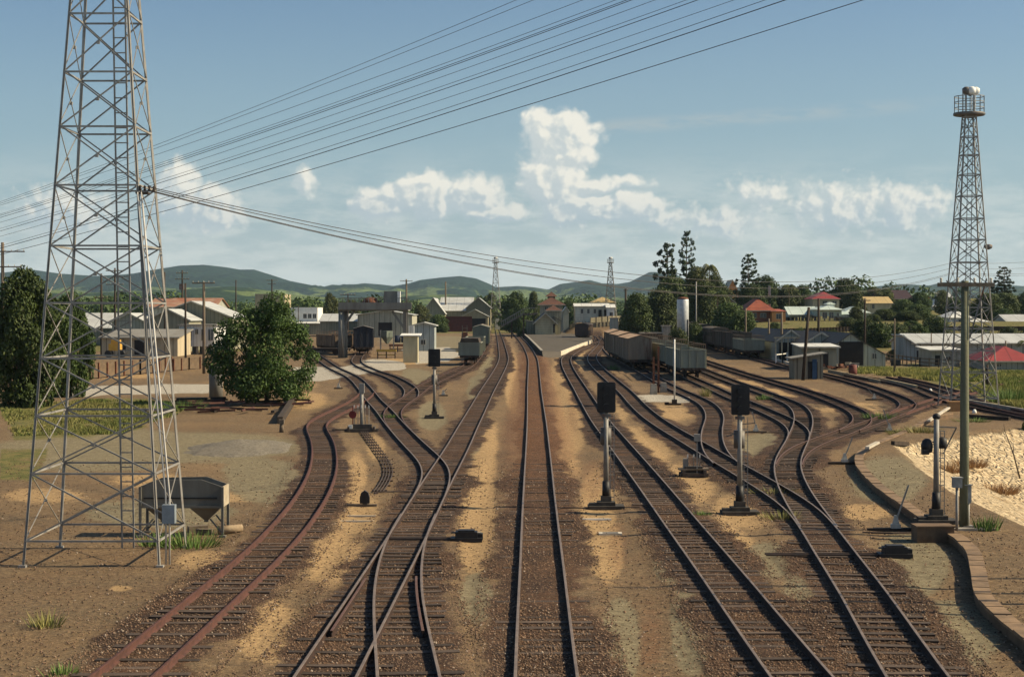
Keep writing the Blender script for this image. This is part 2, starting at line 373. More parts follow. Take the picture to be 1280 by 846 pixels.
# ------------------------------------------------------------ ground sheet
def ground():
    invs = np.linspace(1 / 14.0, 1 / 700.0, 640); Ys = np.concatenate([[3, 8], 1 / invs, np.geomspace(730, 16000, 50)])
    us = np.linspace(-1, 1, 900); us = np.sign(us) * (np.abs(us) ** 1.08)
    Yg, Ug = np.meshgrid(Ys, us, indexing='ij'); Xg = Ug * (9 + .42 * Yg)
    Z = terrain(Xg, Yg)
    nr, nc = Yg.shape
    me = bpy.data.meshes.new('ground'); me.vertices.add(nr * nc)
    # ---- what lies where
    dt = np.full(Yg.shape, 1e9)
    msk = (Yg < 420)
    for nm, Q in PATH.items():
        q = Q[::4]; q = np.vstack([q, Q[-1:]])
        dt[msk] = np.minimum(dt[msk], seg_dist(Xg[msk], Yg[msk], q))
    nz = np.zeros(Yg.shape)
    for s_, a_ in ((.9, .5), (2.7, .3), (.25, .6)):
        ph = rng.uniform(0, 6, 8); k = rng.normal(0, 1, (8, 2)) * s_
        for i in range(8): nz += a_ / 4 * np.sin(k[i, 0] * Xg + k[i, 1] * Yg + ph[i])
    bal = 1 - S((dt + nz * .55 - .72) / 1.0)
    Z = Z + .05 * (1 - S((dt - 1.2) / .8)) + np.where(Yg < 160, .02 * nz, 0) + .028 * S((.62 - np.abs(dt - 0.0)) / .1) * 0
    px, py = proj(Xg, Yg, Z)
    def ell(cx, cy, rx, ry, soft=.4):
        d = np.sqrt(((px - cx) / rx) ** 2 + ((py - cy) / ry) ** 2) + nz * .12; return 1 - S((d - 1 + soft) / soft)
    def poly(pts, soft=4.0):
        P = np.array(pts + [pts[0]], float); inside = np.zeros(px.shape, bool)
        for (x1, y1), (x2, y2) in zip(P[:-1], P[1:]):
            c = ((y1 > py) != (y2 > py)) & (px < (x2 - x1) * (py - y1) / (y2 - y1 + 1e-9) + x1); inside ^= c
        d = seg_dist(px, py, P); d = np.where(inside, d, -d) + nz * soft * .5; return S(d / soft + .5)
    ochre = np.zeros(Yg.shape); seal = np.zeros(Yg.shape); grass = np.zeros(Yg.shape); pale = np.zeros(Yg.shape); stone = np.zeros(Yg.shape)
    for e in [(595, 640, 36, 120), (604, 560, 30, 70), (712, 520, 30, 110), (702, 470, 22, 40), (748, 640, 34, 80), (770, 580, 22, 60), (758, 690, 30, 60), (640, 480, 14, 60),
              (800, 560, 60, 44), (850, 610, 60, 40), (900, 680, 60, 40), (930, 640, 60, 34), (780, 505, 16, 30), (840, 515, 50, 16), (930, 480, 60, 9), (1060, 510, 60, 10), (985, 490, 60, 8),
              (445, 590, 22, 40), (445, 640, 44, 44), (420, 700, 60, 56), (340, 800, 70, 44), (470, 560, 18, 26), (330, 780, 60, 50), (60, 620, 80, 14), (190, 600, 80, 14), (330, 480, 90, 14), (120, 470, 140, 5),
              (380, 500, 40, 16), (500, 452, 60, 6), (1090, 520, 40, 8), (1060, 720, 60, 30), (1080, 640, 50, 14), (300, 620, 60, 12), (700, 600, 18, 60), (725, 450, 20, 16), (500, 690, 14, 30), (260, 700, 60, 20), (150, 735, 20, 5)]:
        ochre = np.maximum(ochre, ell(*e, soft=.7))
    for e in [(596, 748, 30, 40), (600, 500, 22, 46), (585, 545, 25, 40), (775, 800, 34, 70), (865, 780, 34, 80), (840, 700, 30, 40), (925, 850, 30, 50), (520, 480, 30, 26), (540, 520, 26, 24), (1110, 600, 60, 36), (1140, 700, 60, 60), (1180, 800, 90, 60),
              (1000, 760, 34, 60), (960, 700, 40, 30), (960, 560, 60, 24), (250, 560, 180, 24), (120, 560, 160, 40), (330, 600, 70, 40), (200, 640, 120, 26), (555, 430, 60, 14), (520, 424, 60, 8), (690, 426, 40, 14), (610, 455, 20, 12), (880, 520, 12, 16)]:
        seal = np.maximum(seal, ell(*e, soft=.55))
    for pl in [[(366, 458), (368, 478), (400, 476), (440, 470), (470, 465), (508, 462), (505, 452), (480, 449), (452, 450), (450, 456), (430, 458)], [(795, 495), (800, 502), (862, 503), (862, 497), (820, 493)],
               [(60, 484), (262, 480), (262, 490), (60, 497)], [(500, 436), (560, 434), (580, 442), (560, 452), (520, 455)]]:
        pale = np.maximum(pale, poly(pl, 3))
    for pl in [[(0, 508), (130, 500), (250, 506), (215, 520), (150, 545), (20, 548)], [(0, 560), (60, 560), (45, 600), (0, 600)], [(1062, 456), (1290, 452), (1290, 512), (1240, 505), (1190, 492), (1130, 470), (1060, 466)]]:
        grass = np.maximum(grass, poly(pl, 8))
    grass = np.maximum(grass, S((Yg - 235) / 30) * S((np.abs(Xg / Yg) - .115) / .03))
    grass = np.maximum(grass, S((Yg - 430) / 60))
    inside = (Yg < 104) & (Xg > edge_x(Yg)); d = seg_dist(Xg, Yg, EDGE)
    redb = (1 - S((seg_dist(Xg, Yg, PATH['main'][::4]) - 1.1) / 1.8)) * (.3 + .7 * S((Yg - 45) / 60)) * (1 - S((Yg - 230) / 30))
    for e in [(740, 600, 26, 60), (772, 680, 22, 60), (715, 520, 16, 60), (812, 800, 30, 80)]: redb = np.maximum(redb, .6 * ell(*e, soft=.8))
    stone = np.where(inside, S((d + nz * .4) / .6) * S((Yg - 54 + nz * 2) / 8), 0)
    me.vertices.foreach_set('co', np.stack([Xg, Yg, Z], -1).astype(np.float32).ravel())
    i = np.arange(nr - 1)[:, None] * nc + np.arange(nc - 1)[None, :]
    q = np.stack([i, i + 1, i + nc + 1, i + nc], -1).reshape(-1, 4)
    me.loops.add(q.size); me.polygons.add(len(q))
    me.loops.foreach_set('vertex_index', q.ravel().astype(np.int32)); me.polygons.foreach_set('loop_start', np.arange(0, q.size, 4, dtype=np.int32))
    me.polygons.foreach_set('use_smooth', np.ones(len(q), bool)); me.update(calc_edges=True)
    for nm, a in (('ballast', bal), ('ochre', ochre), ('seal', seal), ('grass', grass), ('pale', pale), ('stone', stone), ('redb', redb)):
        at = me.attributes.new(nm, 'FLOAT', 'POINT'); at.data.foreach_set('value', a.astype(np.float32).ravel())
    ma = bpy.data.materials.new('yard_ground'); ma.use_nodes = True; t = NT(ma.node_tree); b = t.n['Principled BSDF']
    P = t.new('ShaderNodeNewGeometry').outputs['Position']
    n1 = t.noise(P, .35, 6, .6); n2 = t.noise(P, 1.6, 6, .65); n3 = t.noise(P, 9, 5, .7); n4 = t.noise(P, 38, 3, .6)
    vc = t.vor(P, 16, 'Color'); vr = t.sep(vc)[0]
    dirt = t.mix(t.ramp(n2, .3, .7), (.165, .110, .063), (.090, .063, .040))
    dirt = t.mix(t.ramp(n1, .35, .65), dirt, (.130, .098, .062)); dirt = t.mix(t.m('MULTIPLY', t.ramp(n3, .45, .62), .7), dirt, (.215, .148, .085))
    lf = t.noise(P, .11, 4, .6); dirt = t.mix(t.m('MULTIPLY', t.ramp(t.m('MULTIPLY_ADD', n2, .6, t.m('MULTIPLY', lf, .6)), .52, .74), .5), dirt, (.27, .185, .10))
    def edge(at, k=.9, s=(n2, n3)):
        a = t.attr(at); e = t.m('MULTIPLY_ADD', t.m('SUBTRACT', s[0], .5), k * 1.5, a); e = t.m('MULTIPLY_ADD', t.m('SUBTRACT', s[1], .5), k * 1.5, e); e = t.m('MULTIPLY_ADD', t.m('SUBTRACT', n4, .5), k * 1.5, e)
        return e
    och = t.mix(t.ramp(n3, .3, .7), (.46, .32, .160), (.32, .215, .112))
    c = t.mix(t.m('MULTIPLY', t.ramp(edge('ochre'), .32, .62), .85), dirt, och)
    sl = t.mix(t.ramp(n2, .3, .75), (.235, .205, .130), (.150, .132, .086))
    c = t.mix(t.m('MULTIPLY', t.ramp(edge('seal', .8), .32, .55), .92), c, sl)
    gr = t.mix(t.ramp(n2, .35, .65), (.080, .095, .028), (.185, .160, .058)); gr = t.mix(t.ramp(n1, .5, .7), gr, (.17, .125, .06))
    c = t.mix(t.ramp(edge('grass', .8), .35, .65), c, gr)
    st = t.mix(vr, (.078, .046, .031), (.030, .021, .017)); st = t.mix(t.ramp(n3, .62, .72), st, (.24, .17, .11)); 
    st = t.mix(t.ramp(n1, .42, .62), st, t.mix(vr, (.13, .072, .042), (.060, .040, .028)))
    c = t.mix(t.m('MULTIPLY', t.ramp(edge('redb', .9), .35, .8), .55), c, t.mix(vr, (.23, .105, .055), (.12, .062, .036)))
    st = t.mix(t.m('MULTIPLY', t.ramp(edge('redb', .7), .35, .85), .6), st, t.mix(vr, (.25, .125, .060), (.12, .062, .034)))
    c = t.mix(t.ramp(edge('ballast', .55, (n2, n3)), .3, .62), c, st)
    pl = t.mix(t.ramp(n3, .3, .7), (.50, .47, .41), (.33, .31, .26)); pl = t.mix(t.m('MULTIPLY', vr, .4), pl, (.28, .26, .22))
    c = t.mix(t.ramp(edge('pale', .5), .4, .6), c, pl)
    X, Y, Z = t.sep(P); wv = t.m('MULTIPLY_ADD', Y, .9, t.m('MULTIPLY', X, -.55)); wv2 = t.m('MULTIPLY_ADD', X, .9, t.m('MULTIPLY', Y, .25))
    dstn = t.noise(P, .9, 3, .6, out=1); vm = t.new('ShaderNodeVectorMath', operation='MULTIPLY_ADD'); t.l.new(dstn, vm.inputs[0]); vm.inputs[1].default_value = (.9, .9, 0); t.l.new(t.xyz(wv, wv2, 0.0), vm.inputs[2])
    ve = t.vor(vm.outputs[0], 2.3, 'Distance', 'DISTANCE_TO_EDGE'); vcol = t.sep(t.vor(vm.outputs[0], 2.3, 'Color'))[0]
    stc = t.mix(vcol, (.62, .51, .34), (.50, .41, .27)); stc = t.mix(t.ramp(n3, .35, .65), stc, (.58, .48, .33)); stc = t.mix(t.ramp(ve, .05, .0), stc, (.33, .25, .155)); stc = t.mix(t.m('MULTIPLY', t.ramp(n2, .45, .7), .75), stc, (.42, .31, .18)); stc = t.mix(t.ramp(n1, .56, .7), stc, (.33, .22, .11))
    stm = t.ramp(edge('stone', .8), .35, .6)
    c = t.mix(stm, c, stc)
    speck = t.ramp(t.noise(P, 22, 2, .5), .66, .72); c = t.mix(t.m('MULTIPLY', speck, .6), c, (.40, .32, .22))
    mot = t.noise(P, 3.4, 5, .7); c = t.mix(t.m('MULTIPLY', t.ramp(mot, .52, .68), .45), c, (.075, .050, .032))
    dark = t.ramp(t.noise(P, 13, 3, .6), .62, .72); c = t.mix(t.m('MULTIPLY', dark, .5), c, (.035, .026, .02))
    dist = t.ramp(Y, 1200, 2600); c = t.mix(dist, c, (.06, .085, .035))
    fine = t.noise(P, 5.5, 9, .78); fs = t.noise(P, 48, 2, .6); c = t.mix(1.0, c, t.mix(t.ramp(fine, .34, .66), (.66, .64, .62), (1.28, 1.25, 1.2)), 'MULTIPLY'); c = t.mix(1.0, c, t.mix(t.ramp(fs, .35, .65), (.78, .77, .76), (1.2, 1.2, 1.2)), 'MULTIPLY')
    t.put(b.inputs['Base Color'], c); b.inputs['Roughness'].default_value = .95; b.inputs['Specular IOR Level'].default_value = .15
    h = t.m('MULTIPLY_ADD', n4, .35, n3); h = t.m('ADD', h, t.m('MULTIPLY', t.m('MULTIPLY', vr, .9), t.attr('ballast')))
    h = t.m('ADD', h, t.m('MULTIPLY', t.m('MULTIPLY', t.ramp(ve, 0, .25), 3.5), stm))
    bn = t.new('ShaderNodeBump'); bn.inputs['Strength'].default_value = 1.0; bn.inputs['Distance'].default_value = .05
    t.l.new(h, bn.inputs['Height']); t.l.new(bn.outputs[0], b.inputs['Normal'])
    me.materials.append(ma)
    o = bpy.data.objects.new('ground', me); COL.objects.link(o); o['kind'] = 'structure'
    return o
ground()

# ------------------------------------------------------------ distant ranges
def range_mesh(name, ridge, Yr, depth, seed, mats, amp, z0=1.0, noff=0.0):
    rx = np.array([a for a, b in ridge], float); ry = np.array([b for a, b in ridge], float)
    us = np.linspace(-420, 1700, 900); ts = np.concatenate([np.linspace(-1, 0, 70), np.linspace(0.03, 1, 16)])
    pys = np.interp(us, rx, ry); V = []
    for tt in ts:
        for u_, p_ in zip(us, pys):
            Y = Yr + tt * depth; X = (u_ - 640) / F * Yr * (1 + .0 * tt) * (Y / Yr) ** .25
            hr = (390 - p_) / F * Yr + CAMZ - z0
            prof = (1 - abs(tt)) ** 1.25
            n = noise.fractal(Vector((X * .0016 + seed, Y * .0016, seed)), 1.0, 2.0, 6)
            ridg = 1 - abs(noise.fractal(Vector((X * .0028 + seed * 2, Y * .0017, 3.1)), 1.0, 2.1, 5)) * 1.4
            z = z0 - 8 + (hr + 8) * prof + amp * (n * .6 + (ridg - .6)) * min(1, abs(tt) * 3.2) * (1 - abs(tt)) ** .6
            V.append((X, Y, z))
    nc = len(us); fs = [(i * nc + j, i * nc + j + 1, (i + 1) * nc + j + 1, (i + 1) * nc + j) for i in range(len(ts) - 1) for j in range(nc - 1)]
    m = MB(); m.v = V; m.f = fs; m.m = [0] * len(fs); m.sm = [True] * len(fs)
    o = m.build(name, mats); o['kind'] = 'structure'; return o
def hill_mat(name, forest, grass, lo, hi):
    ma = bpy.data.materials.new(name); ma.use_nodes = True; t = NT(ma.node_tree); b = t.n['Principled BSDF']
    P = t.new('ShaderNodeNewGeometry').outputs['Position']; X, Y, Z = t.sep(P)
    n = t.noise(P, .004, 7, .65); n2 = t.noise(P, .03, 5, .7)
    g = t.m('ADD', t.ramp(n, .46, .56), t.ramp(Z, lo, hi, .35, -.9)); g = t.m('ADD', g, t.m('MULTIPLY', t.m('SUBTRACT', n2, .5), 1.2))
    f2 = t.mix(t.ramp(n2, .35, .65), forest, tuple(a * .5 for a in forest))
    c = t.mix(t.ramp(g, .3, .7), f2, grass)
    t.put(b.inputs['Base Color'], c); b.inputs['Roughness'].default_value = 1; b.inputs['Specular IOR Level'].default_value = .05
    bn = t.new('ShaderNodeBump'); bn.inputs['Strength'].default_value = 1; bn.inputs['Distance'].default_value = 12
    t.l.new(n2, bn.inputs['Height']); t.l.new(bn.outputs[0], b.inputs['Normal']); return ma
RIDGE = [(-420, 352), (-200, 345), (-60, 346), (8, 341), (40, 337), (75, 342), (120, 345), (155, 343), (175, 341), (200, 336), (225, 332), (255, 331), (282, 334), (300, 337), (318, 337), (337, 343), (362, 351), (392, 357), (420, 361),
         (440, 356), (455, 354), (475, 355.5), (492, 357.5), (512, 354), (525, 350), (550, 347), (575, 345), (595, 348), (612, 355), (620, 359), (647, 357.5), (667, 359), (685, 362), (700, 355), (720, 352.5), (737, 350), (752, 354), (772, 355),
         (787, 352.5), (800, 346), (812, 340), (820, 340), (835, 344), (860, 352), (900, 362), (1000, 366), (1060, 362), (1104, 357), (1128, 355), (1161, 357), (1177, 353), (1200, 352), (1240, 355), (1300, 359), (1700, 362)]
range_mesh('mountain_range', RIDGE, 6200, 2300, 3.3, hill_mat('far_hill_forest', (.018, .042, .024), (.12, .16, .05), 20, 120), 60)
FOOT = [(-420, 372), (-100, 366), (0, 364), (60, 362), (110, 366), (160, 364), (230, 362), (290, 358), (330, 362), (370, 369), (430, 373), (500, 370), (560, 368), (610, 372), (680, 375), (730, 372), (800, 373), (900, 376), (1100, 374), (1250, 373), (1700, 374)]
range_mesh('foothills', FOOT, 3300, 1100, 8.7, hill_mat('foothill_pasture', (.028, .055, .022), (.105, .14, .045), 8, 90), 22)
# ------------------------------------------------------------ railway tracks
LAB = {
 'main': ('straight middle track with red brown gravel running to the station platform', 'bright'),
 'left_main': ('long straight track just left of the middle track, crossing toward the bottom left', 'bright'),
 'left_branch': ('short curved branch that leaves the left straight track near the bottom', 'bright'),
 'crossing_branch': ('track curving up left over pale gravel toward the loading gantry', 'bright'),
 'loop_branch': ('curved track over the pale gravel leading to the dark blue wagon', 'bright'),
 'rusty_link': ('rusty track under the grey open wagon that joins the gantry track', 'worn'),
 'rusty_siding': ('wholly rusted red siding curving past the steel hopper', 'rust'),
 'right_main': ('first straight track to the right of the middle track', 'bright'),
 'yard_first': ('long curving yard track that meets the stone kerb side at lower right', 'bright'),
 'wagon_siding': ('siding on which the covered box wagons stand', 'bright'),
 'open_wagon_siding': ('siding on which the row of open grey wagons stands', 'bright'),
 'outer_siding': ('siding between the open wagons and the outermost curved siding', 'bright'),
 'curved_siding': ('siding with a tight bend beside the brown corrugated hut', 'worn'),
 'shed_line': ('track passing the dark derelict carriages and the engine shed', 'worn'),
 'far_right_link': ('rusty connecting track passing under the right lighting tower', 'rust'),
 'upper_right_siding': ('worn siding between the grass and the right lighting tower', 'worn'),
 'grassy_siding': ('overgrown siding along the edge of the tall grass', 'rust'),
}
PROF = [(-.065, 0), (.065, 0), (.065, .012), (.012, .035), (.010, .105), (.035, .125), (.036, .155), (.030, .16), (-.030, .16), (-.036, .155), (-.035, .125), (-.010, .105), (-.012, .035), (-.065, .012)]
def sweep(P3, N, mats, name, parent, sc_=1.0, topz=0.0):
    n = len(PROF); V = []; Fc = []; M = []
    for p, a in zip(P3, N):
        for (o_, h) in PROF: V.append((p[0] + a[0] * o_ * .86, p[1] + a[1] * o_ * .86, p[2] + h * sc_ + topz))
    for i in range(len(P3) - 1):
        for k in range(n):
            k2 = (k + 1) % n; Fc.append((i * n + k, i * n + k2, (i + 1) * n + k2, (i + 1) * n + k)); M.append(0 if k in (7, 6, 8) else 1)
    Fc.append(tuple(range(n))); M.append(1); Fc.append(tuple(reversed(range((len(P3) - 1) * n, len(P3) * n)))); M.append(1)
    m = MB(); m.v = V; m.f = [tuple(reversed(f)) for f in Fc]; m.m = M; m.sm = [False] * len(Fc)
    return m.build(name, mats, parent)
slp_me = MB(); slp_me.box((0, 0, .03), (2.15, .23, .10)); slp_proto = None
HEADM = {'bright': rail_top, 'worn': rail_rust2, 'rust': rail_rust}
for ti, (nm, Q) in enumerate(PATH.items()):
    lab, kindr = LAB[nm]; i0 = len(Q) // 2 if nm != 'main' else 0
    base = Vector((Q[i0][0], Q[i0][1], T(Q[i0][0], Q[i0][1])))
    root = thing('railway_track', lab, 'railway track', (0, 0, 0), 0, 'tracks of the railway yard')
    Tn = tangents(Q); Nn = np.stack([Tn[:, 1], -Tn[:, 0]], 1); lift = .035 + .0021 * ti
    for s_ in (-1, 1):
        R_ = Q + Nn * s_ * .5685; zz = terrain(R_[:, 0], R_[:, 1]); wob = np.cumsum(rng.normal(0, .0015, len(R_))); wob -= np.linspace(wob[0], wob[-1], len(wob))
        P3 = np.stack([R_[:, 0] + Nn[:, 0] * wob * .5, R_[:, 1], zz + lift], 1)
        sweep(P3, Nn, [HEADM[kindr], rail_side if kindr != 'rust' else rail_rust], 'rail', root)
    L = np.concatenate([[0], np.cumsum(np.linalg.norm(np.diff(Q, axis=0), axis=1))]); ns = int(L[-1] / .66)
    cand = []
    for k in range(ns):
        s = (k + .5) * .66; x = np.interp(s, L, Q[:, 0]); y = np.interp(s, L, Q[:, 1]); j = int(np.searchsorted(L, s)) - 1; j = max(0, min(j, len(Q) - 1))
        if 24 < y < 230: cand.append((y, x, math.atan2(Tn[j][1], Tn[j][0]) - math.pi / 2))
    cand.sort(); rest = MB()
    for k, (y, x, a) in enumerate(cand):
        z = T(x, y) + (random.choice((-.045, random.uniform(-.026, .004), random.uniform(-.026, .004), random.uniform(-.024, .004), random.uniform(-.02, .004))) if nm != 'main' else random.uniform(-.06, -.014)); aa = a + random.gauss(0, .03); w_ = random.uniform(.92, 1.05)
        if k < 100 and y < 78 and abs(x / y) < .34 and nm not in ('grassy_siding',):
            if slp_proto is None: slp_proto = slp_me.build('sleeper', sleeper_m, root); o = slp_proto
            else: o = slp_proto.copy(); COL.objects.link(o); o.parent = root
            o.name = 'sleeper'; o.location = (x, y, z); o.rotation_euler = (random.gauss(0, .008), random.gauss(0, .008), aa); o.scale = (w_, random.uniform(.85, 1.15), 1)
        else:
            rest.box((x, y, z + .02), (2.15 * w_, .23, .10), aa)
    if rest.v:
        o = rest.build('sleeper_row', sleeper_m, root); o['kind'] = 'stuff'
    if nm in ('left_main', 'left_branch'):      # check rails opposite the crossing nose
        sel = [i for i in range(len(Q)) if 34.5 < Q[i][1] < 42.5]
        sg = -1 if nm == 'left_main' else 1; R_ = Q + Nn * sg * (.5685 - .11) * (1 if Tn[sel[0]][1] > 0 else -1) * (1)
        # inside of the outer rail
        out = min((1, -1), key=lambda q: (Q[sel[0]] + Nn[sel[0]] * q)[0] * (1 if nm == 'left_main' else -1))
        R_ = Q + Nn * out * (.5685 - .13)
        P3 = np.array([(R_[i][0], R_[i][1], T(R_[i][0], R_[i][1]) + lift) for i in sel]); sweep(P3, Nn[sel], [rail_rust2, rail_side], 'check_rail', root)

# the concrete kerb wall, its coping and the pale timber edges beyond
kq = resample(catmull([tuple(p) for p in KERB], .4), .9); kt = tangents(kq); kn = np.stack([kt[:, 1], -kt[:, 0]], 1)
if kn[len(kn) // 2][0] < 0: kn = -kn
root = thing('kerb_wall', 'winding low stone kerb wall with brown coping along the right side of the yard', 'kerb wall')
kw = MB(); cp = MB()
for i in range(len(kq) - 1):
    a, b = kq[i], kq[i + 1]; na, nb = kn[i], kn[i + 1]; wd = .32
    kw.add([(*a, -.1), (*(a + na * wd), -.1), (*(a + na * wd), .22), (*a, .22), (*b, -.1), (*(b + nb * wd), -.1), (*(b + nb * wd), .22), (*b, .22)], [(0, 4, 7, 3), (3, 7, 6, 2), (1, 2, 6, 5)])
    g = .02; h = random.uniform(-.02, .012); a0, b0 = a - na * .04, b - nb * .04; dd = (b - a) * g; a1, b1 = a + na * (wd + .03), b + nb * (wd + .03)
    cp.add([(*(a0 + dd), .222), (*(b0 - dd), .222), (*(b1 - dd), .222), (*(a1 + dd), .222), (*(a0 + dd), .30 + h), (*(b0 - dd), .30 + h), (*(b1 - dd), .30 + h), (*(a1 + dd), .30 + h)],
           [(0, 3, 2, 1), (4, 5, 6, 7), (0, 1, 5, 4), (1, 2, 6, 5), (2, 3, 7, 6), (3, 0, 4, 7)])
kerb_m = pm('kerb_stone', (.17, .11, .065), (.10, .066, .042), 1.6, .9, 0, .5)
kw.build('wall_face', kerb_m, root); cp.build('coping', pm('coping_stone', (.25, .165, .095), (.14, .095, .06), 1.6, .9, 0, .5), root)
# ------------------------------------------------------------ lattice lighting towers
def lattice(name, label, px0, px1, py_f, H, base_w, top_w, group=None, levels=14, member=.07, detail=True, gap=None):
    yf = G((px0 + px1) / 2, py_f).y if py_f else 557.0; wreal = (px1 - px0) / F * yf if base_w is None else base_w
    yc = yf + wreal / 2; cx = ((px0 + px1) / 2 - 640) / F * yf; z0 = T(cx, yc)
    if not py_f: H = zpx(321.5, yf) - z0 - 1.9
    root = thing(name, label, 'lighting tower', (cx, yc, z0), 0, group)
    def hw(z): return (wreal + (top_w - wreal) * z / H) / 2
    cor = [(-1, -1), (1, -1), (1, 1), (-1, 1)]
    def P(c, z): return Vector((cor[c][0] * hw(z), cor[c][1] * hw(z), z))
    for c in range(4):
        m = MB(); sx, sy = cor[c]
        a, b = P(c, 0), P(c, H); t_ = member * .16
        # angle-iron leg: two plates
        m.bar(a + Vector((-sx * member / 2, 0, 0)), b + Vector((-sx * member / 2, 0, 0)), member, t_); m.bar(a + Vector((0, -sy * member / 2, 0)), b + Vector((0, -sy * member / 2, 0)), t_, member)
        m.bar(a, b, member * .45, member * .45)
        m.box((a.x, a.y, .03), (member * 3.2, member * 3.2, .07)); m.build('leg', steel_grey, root)
    zs = [.7, 2.5, 4.05, 5.6, 7.1, 8.65, 10.3, 11.9, 13.4, 15.0, 16.5, 17.9, 19.2, H - .1] if levels == 14 else list(np.linspace(.7, H - .1, levels))
    for f in range(4):
        c0, c1 = f, (f + 1) % 4; m = MB(); md = member * (.62 if f in (0, 2) else .36)
        for i, z in enumerate(zs):
            m.bar(P(c0, z), P(c1, z), member * .75, member * .8)
            if i: 
                zp = zs[i - 1]; m.bar(P(c0, zp), P(c1, z), md, md); m.bar(P(c1, zp) * 1.004, P(c0, z) * 1.004, md, md)
                mid = (P(c0, zp) + P(c1, zp) + P(c0, z) + P(c1, z)) / 4; m.box(mid, (member * 1.3, member * 1.3, member * 1.3) if detail else (member,) * 3)
        m.build('bracing', steel_grey, root)
    lad = MB(); ly = hw(0) * .82; lx = .02 * 0 + .22
    for s in (-1, 1): lad.bar((lx + s * .17, ly, .05), (lx + s * .17, ly * hw(H) / hw(0), H + .3), .045 if detail else .06)
    n = int(H / .42)
    for k in range(n):
        z = .3 + k * .42; y = ly + (ly * hw(H) / hw(0) - ly) * z / H
        lad.bar((lx - .17, y, z), (lx + .17, y, z), .032)
    lad.build('ladder', steel_grey, root)
    # top cabin: round railed platform with lamps
    pl = MB(); pl.lathe((0, 0, H), [(1.05, 0), (1.12, .05), (1.12, .18), (1.02, .22)], 16); pl.build('platform', steel_dark, root)
    rl = MB()
    for k in range(12):
        t = 2 * math.pi * k / 12; rl.bar((1.05 * math.cos(t), 1.05 * math.sin(t), H + .2), (1.05 * math.cos(t), 1.05 * math.sin(t), H + 1.35), .05)
        t2 = t + 2 * math.pi / 12
        for zz in (.55, .95, 1.35): rl.bar((1.05 * math.cos(t), 1.05 * math.sin(t), H + zz), (1.05 * math.cos(t2), 1.05 * math.sin(t2), H + zz), .05)
    for s in (-1, 1): rl.bar((s * .4, .2, H + .2), (s * .4, .2, H + 1.9), .07)
    rl.build('railing', steel_grey, root)
    for k, (ax, ay) in enumerate([(-.55, -.6), (.1, -.8), (.7, -.4), (.3, .7)]):
        l = MB(); l.lathe((ax * .55, ay * .55, H + 1.45), [(.1, 0), (.28, .12), (.3, .42), (.12, .55)], 10); l.bar((ax * .5, ay * .5, H + .2), (ax * .55, ay * .55, H + 1.5), .05); l.build('lamp', white_paint if k in (1, 2) else steel_dark, root)
    return root, P, hw
TWR, TP, thw = lattice('lattice_tower', 'tall grey steel lattice tower with ladder in front of the dark tree at far left', 27, 199, 709, 21.5, None, .75, 'lighting towers', 14, .062)
for c in TWR.children: pass
# switch box, conduits and insulators on the near tower
hx = thw(0)
m = MB(); m.box((hx - .14 + .35, -hx + .2, 1.42), (.34, .25, .50)); m.build('switch_box', pm('grey_cabinet', (.26, .30, .33), (.20, .23, .25), 3, .5, .2, .05), TWR)
m = MB()
for dx, zt in ((.0, 10.1), (.1, 10.1)): m.tube([(hx + .12 + dx, -hx + .2, 0.05), (hx + .12 + dx, -hx + .2, 1.9), (thw(zt) - .02 + dx, -thw(zt) - .05, zt)], .026, 6)
m.build('conduit', pm('pale_conduit', (.52, .50, .46), (.38, .36, .33), 3, .6), TWR)
m = MB(); zt = 10.2
for k in range(4): m.lathe((thw(zt) + .05 + .1 * k, -thw(zt) + .1 * k, zt - .05), [(.02, 0), (.045, .03), (.02, .07), (.045, .1), (.02, .14)], 8)
m.box((thw(zt) + .1, -thw(zt) + .1, zt - .12), (.34, .34, .05)); m.build('insulator', timber_dark, TWR)
RT, _, rthw = lattice('lattice_tower', 'tall grey lattice lighting tower standing behind the timber pole at the right', 1188, 1249.5, 511, 20.7, None, .8, 'lighting towers', 14, .085)
m = MB(); zb = 11.2; m.lathe((rthw(zb) + .3, -.3, zb), [(.06, 0), (.28, .1), (.3, .3), (.15, .38)], 12); m.bar((rthw(zb), -.3, zb + .2), (rthw(zb) + .5, -.3, zb + .2), .06); m.build('insulator_basket', steel_dark, RT)
lattice('lattice_tower', 'distant lighting tower beside the gabled goods shed, left of the station', 611, 628, None, 22.5, 4.3, .9, 'lighting towers', 11, .16, False)
lattice('lattice_tower', 'distant lighting tower beside the long pale building, right of the station', 755, 772, None, 22.5, 4.3, .9, 'lighting towers', 11, .16, False)

# ------------------------------------------------------------ poles
def pole(label, px, py_b, py_t, arms=(), mat_=timber, r=.13, lean=0.0, Y=None, name='power_pole', cat='pole', trans=False, group='timber poles'):
    p = G(px, py_b) if Y is None else onY(px, Y)
    h = zpx(py_t, p.y) - p.z
    root = thing(name, label, cat, p, 0, group); m = MB()
    m.tube([(0, 0, -.3), (lean * .5, 0, h * .5), (lean, 0, h)], [r, r * .9, r * .76], 10); m.build('post', mat_, root)
    for (dz, wl, off) in arms:
        a = MB(); a.box((lean + off, -.12, h - dz), (wl, .1, .12)); ar = a.build('crossarm', timber, root)
        ins = MB(); n = max(2, int(wl / .55) + 1)
        for k in range(n): ins.lathe((lean + off - wl / 2 + .1 + (wl - .2) * k / (n - 1), -.12, h - dz + .06), [(.02, 0), (.045, .04), (.02, .08), (.05, .11), (.02, .15)], 6)
        ins.build('insulators', concrete_pale, ar)
    if trans:
        t = MB(); t.box((.0, -.55, h - 3.0), (.8, .7, 1.1)); t.build('transformer', steel_dark, root)
    return root
